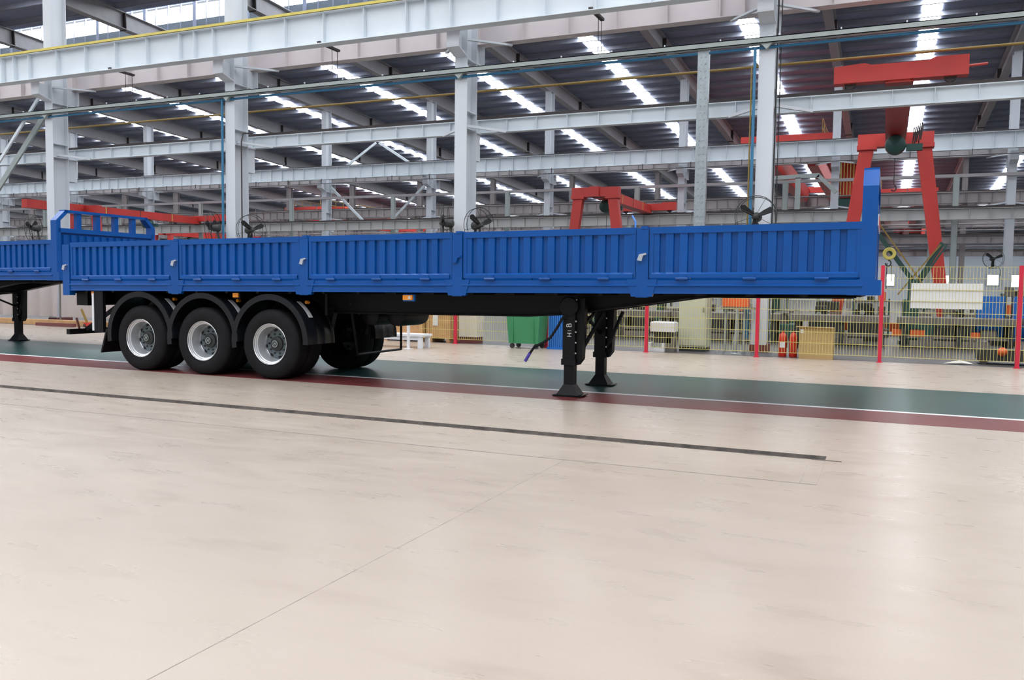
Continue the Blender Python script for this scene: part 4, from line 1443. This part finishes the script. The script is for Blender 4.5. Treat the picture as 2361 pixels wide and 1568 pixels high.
# pipes and cable trays on the far rows
for y_, z_, r_, l_ in ((44.9, 7.75, .02, 'thin dark cable line strung below the upper second row beam'), (47.9, 6.35, .05, 'grey pipe along the far side of the second row'),
                       (70.9, 6.4, .06, 'upper grey pipe along the third row'), (70.9, 5.95, .05, 'lower grey pipe along the third row'), (74.2, 7.2, .07, 'grey pipe behind the third row'),
                       (96.8, 6.5, .08, 'upper grey pipe along the fourth row'), (96.8, 6.0, .06, 'lower grey pipe along the fourth row')):
    q = MB((0, y_, z_)).tube([(-145 if y_ > 60 else -75, y_, z_), (16, y_, z_)], r_, 6)
    xx = -140 if y_ > 60 else -72
    while xx < 14:
        q.box(xx, xx + .03, y_ - .02, y_ + .02, z_, z_ + (.3 if y_ < 46 else .32))
        xx += 2.6
    tag(q.build('service_pipe', 'rail' if y_ < 46 else 'steel_deep'), l_, 'pipe')
q = MB((-4, 45.3, 6.8)).bar((-6.0, 45.3, 7.06), (-3.25, 45.3, 7.14), .2, .2).bar((-3.3, 45.3, 7.14), (-2.44, 45.3, 6.26), .2, .2).box(-4.37, -4.12, 45.2, 45.4, 5.47, 7.05)
tag(q.build('grey_duct', 'steel_green'), 'bent grey duct on a short post behind the nearest white column', 'duct')
# blue partition panels behind
for x0, x1, l_ in ((2.15, 2.86, 'left blue welding screen behind the white board'), (2.97, 3.7, 'right blue welding screen near the last red post')):
    o_ = ((x0 + x1) / 2, 26.0, 0)
    t = thing('welding_screen', l_, 'screen', o_, 'blue welding screens')
    MB(o_).box(x0 + .03, x1 - .03, 25.2, 25.22, .2, 1.34).build('panel', 'bluebin', t)
    for xx in (x0, x1 - .03):
        MB(o_).box(xx, xx + .03, 25.19, 25.23, 0, 1.36).build('frame_post', 'dkgrey', t)
# white litter and orange ball-like valve low behind the fence
o_ = (1.45, 19.4, 0)
q = MB(o_).add([(1.1, 19.05, .01), (1.45, 19.0, .04), (1.66, 19.1, .015), (1.55, 19.25, .05), (1.2, 19.2, .03), (1.4, 19.12, .085)], [(0, 1, 5), (1, 2, 5), (2, 3, 5), (3, 4, 5), (4, 0, 5)]).add([(1.1, 19.05, 0), (1.45, 19.0, 0), (1.66, 19.1, 0), (1.55, 19.25, 0), (1.2, 19.2, 0)], [(4, 3, 2, 1, 0)])
tag(q.build('plastic_sheet', 'panelwhite'), 'crumpled pale plastic sheet on the floor behind the fence', 'sheet')
t = thing('gas_regulator_cart', 'low grey cart with an orange ball behind the fence at right', 'cart', (2.3, 19.6, 0))
o_ = (2.3, 19.6, 0)
MB(o_).box(1.75, 2.85, 19.4, 20.0, .08, .30).build('body', 'dkgrey', t)
for xx in (1.85, 2.7):
    MB(o_).lathe([(.08, -.03), (.08, .03)], (xx, 19.42, .08), 'y', 12).build('wheel', 'rail', t)
MB(o_).lathe([(.02, -.09), (.07, -.05), (.09, 0), (.07, .05), (.02, .09)], (2.16, 19.32, .27), 'y', 14).build('orange_ball', 'orange', t, True)

# welding boom with yellow pulley and struts behind the headboard
t = thing('jib_boom', 'dark green jib boom with a yellow pulley and hook beside the front headboard', 'boom', (.65, 25.6, 0))
o_ = (.65, 25.6, 0)
MB(o_).box(.55, .85, 25.5, 25.8, 0, 1.75).box(.35, 1.05, 25.3, 26.0, 0, .1).build('mast', 'dkgreen', t)
MB(o_).bar((.75, 25.65, 1.6), (-.35, 25.65, 3.15), .10, .12).build('boom_arm', 'dkgreen', t)
MB(o_).bar((.72, 25.65, 1.6), (1.35, 25.65, 2.75), .10, .12).bar((.8, 25.6, 1.6), (1.45, 25.6, 2.7), .05, .05).build('back_arm', 'dkgreen', t)
MB(o_).lathe([(.08, -.03), (.15, -.04), (.17, -.03), (.13, 0), (.17, .03), (.15, .04), (.08, .03), (.08, -.03)], (.05, 25.5, 2.46), 'y', 22, cap=False).build('pulley', 'yellow', t, True)
MB(o_).bar((-.25, 25.5, 3.3), (1.0, 25.5, 1.5), .04, .04).bar((1.3, 25.55, 2.7), (.3, 25.55, 1.35), .04, .04).build('strut', 'ochre', t)
hk = [(.03 + .07 * math.cos(a), 25.5, 2.2 + .08 * math.sin(a)) for a in [1.6 - k * .6 for k in range(9)]]
q = MB(o_).tube(hk, .02, 6).tube([(0, 25.5, 2.2), (0, 25.5, 1.5)], .012, 6).tube([(.12, 25.5, 2.15), (.12, 25.5, 1.7)], .012, 6)
q.build('hook', 'dkgrey', t)

# tarpaulin curtain and floor pieces at the left
t = thing('tarpaulin_curtain', 'pale grey draped tarpaulin curtain behind the left trailer', 'curtain', (-24.5, 19.6, 0))
o_ = (-24.5, 19.6, 0)
for a, b_ in ((-31.5, -24.85), (-24.75, -20.3)):
    v, fc = [], []
    n = int((b_ - a) / .12)
    for k in range(n + 1):
        xx = a + (b_ - a) * k / n
        dy = .09 * math.sin(k * 1.25) + .02 * math.sin(k * .53)
        if a > -25:
            dy *= .25
        for zz, sc_ in ((.25, 1.0), (1.1, .8), (2.0, .3)):
            v.append((xx + .03 * math.sin(zz * 2 + k), 19.6 + dy * sc_, zz))
    for k in range(n):
        for j in (0, 1):
            i0 = k * 3 + j
            fc.append((i0, i0 + 3, i0 + 4, i0 + 1))
    MB(o_).add(v, fc).build('tarpaulin', 'tarp', t, True)
q = MB(o_).tube([(-31.5, 19.6, 2.02), (-20.3, 19.6, 2.02)], .03)
for xx in (-31.4, -28, -24.8, -20.4):
    q.tube([(xx, 19.62, 0), (xx, 19.62, 2.02)], .03)
q.build('rail_frame', 'grey', t)
q = MB((-26, 19.3, 0)).box(-31.5, -22.2, 19.1, 19.45, 0, .16)
tag(q.build('wood_sill', 'wood'), 'long brown timber sill on the floor along the tarpaulin curtain', 'timber')
t = thing('floor_jack', 'small red jack on the floor in front of the tarpaulin', 'jack', (-22.4, 18.9, 0))
o_ = (-22.4, 18.9, 0)
MB(o_).box(-22.75, -22.15, 18.8, 19.0, .03, .14).build('body', 'red', t)
MB(o_).bar((-22.7, 18.9, .12), (-22.95, 18.9, .55), .05, .05).build('handle', 'ochre', t)
for xx in (-22.7, -22.2):
    MB(o_).lathe([(.05, -.12), (.05, .12)], (xx, 18.9, .05), 'y', 10).build('wheel', 'rail', t)
q = MB((-23.6, 18.7, 0)).bar((-24.7, 18.7, .05), (-22.9, 18.6, .06), .12, .1)
tag(q.build('dark_timber', 'plinth'), 'dark timber lying on the floor left of the red jack', 'timber')
t = thing('hose_coil', 'thin dark hose coil on the floor behind the trailer rear wheels', 'hose', (-16.0, 15.2, 0))
rg = [(-16.0 + (.45 + .02 * k / 10) * math.cos(k * .35), 15.1 + .25 * math.sin(k * .35), .012) for k in range(40)]
MB((-16.0, 15.2, 0)).tube(rg, .012, 6).build('hose', 'rail', t)
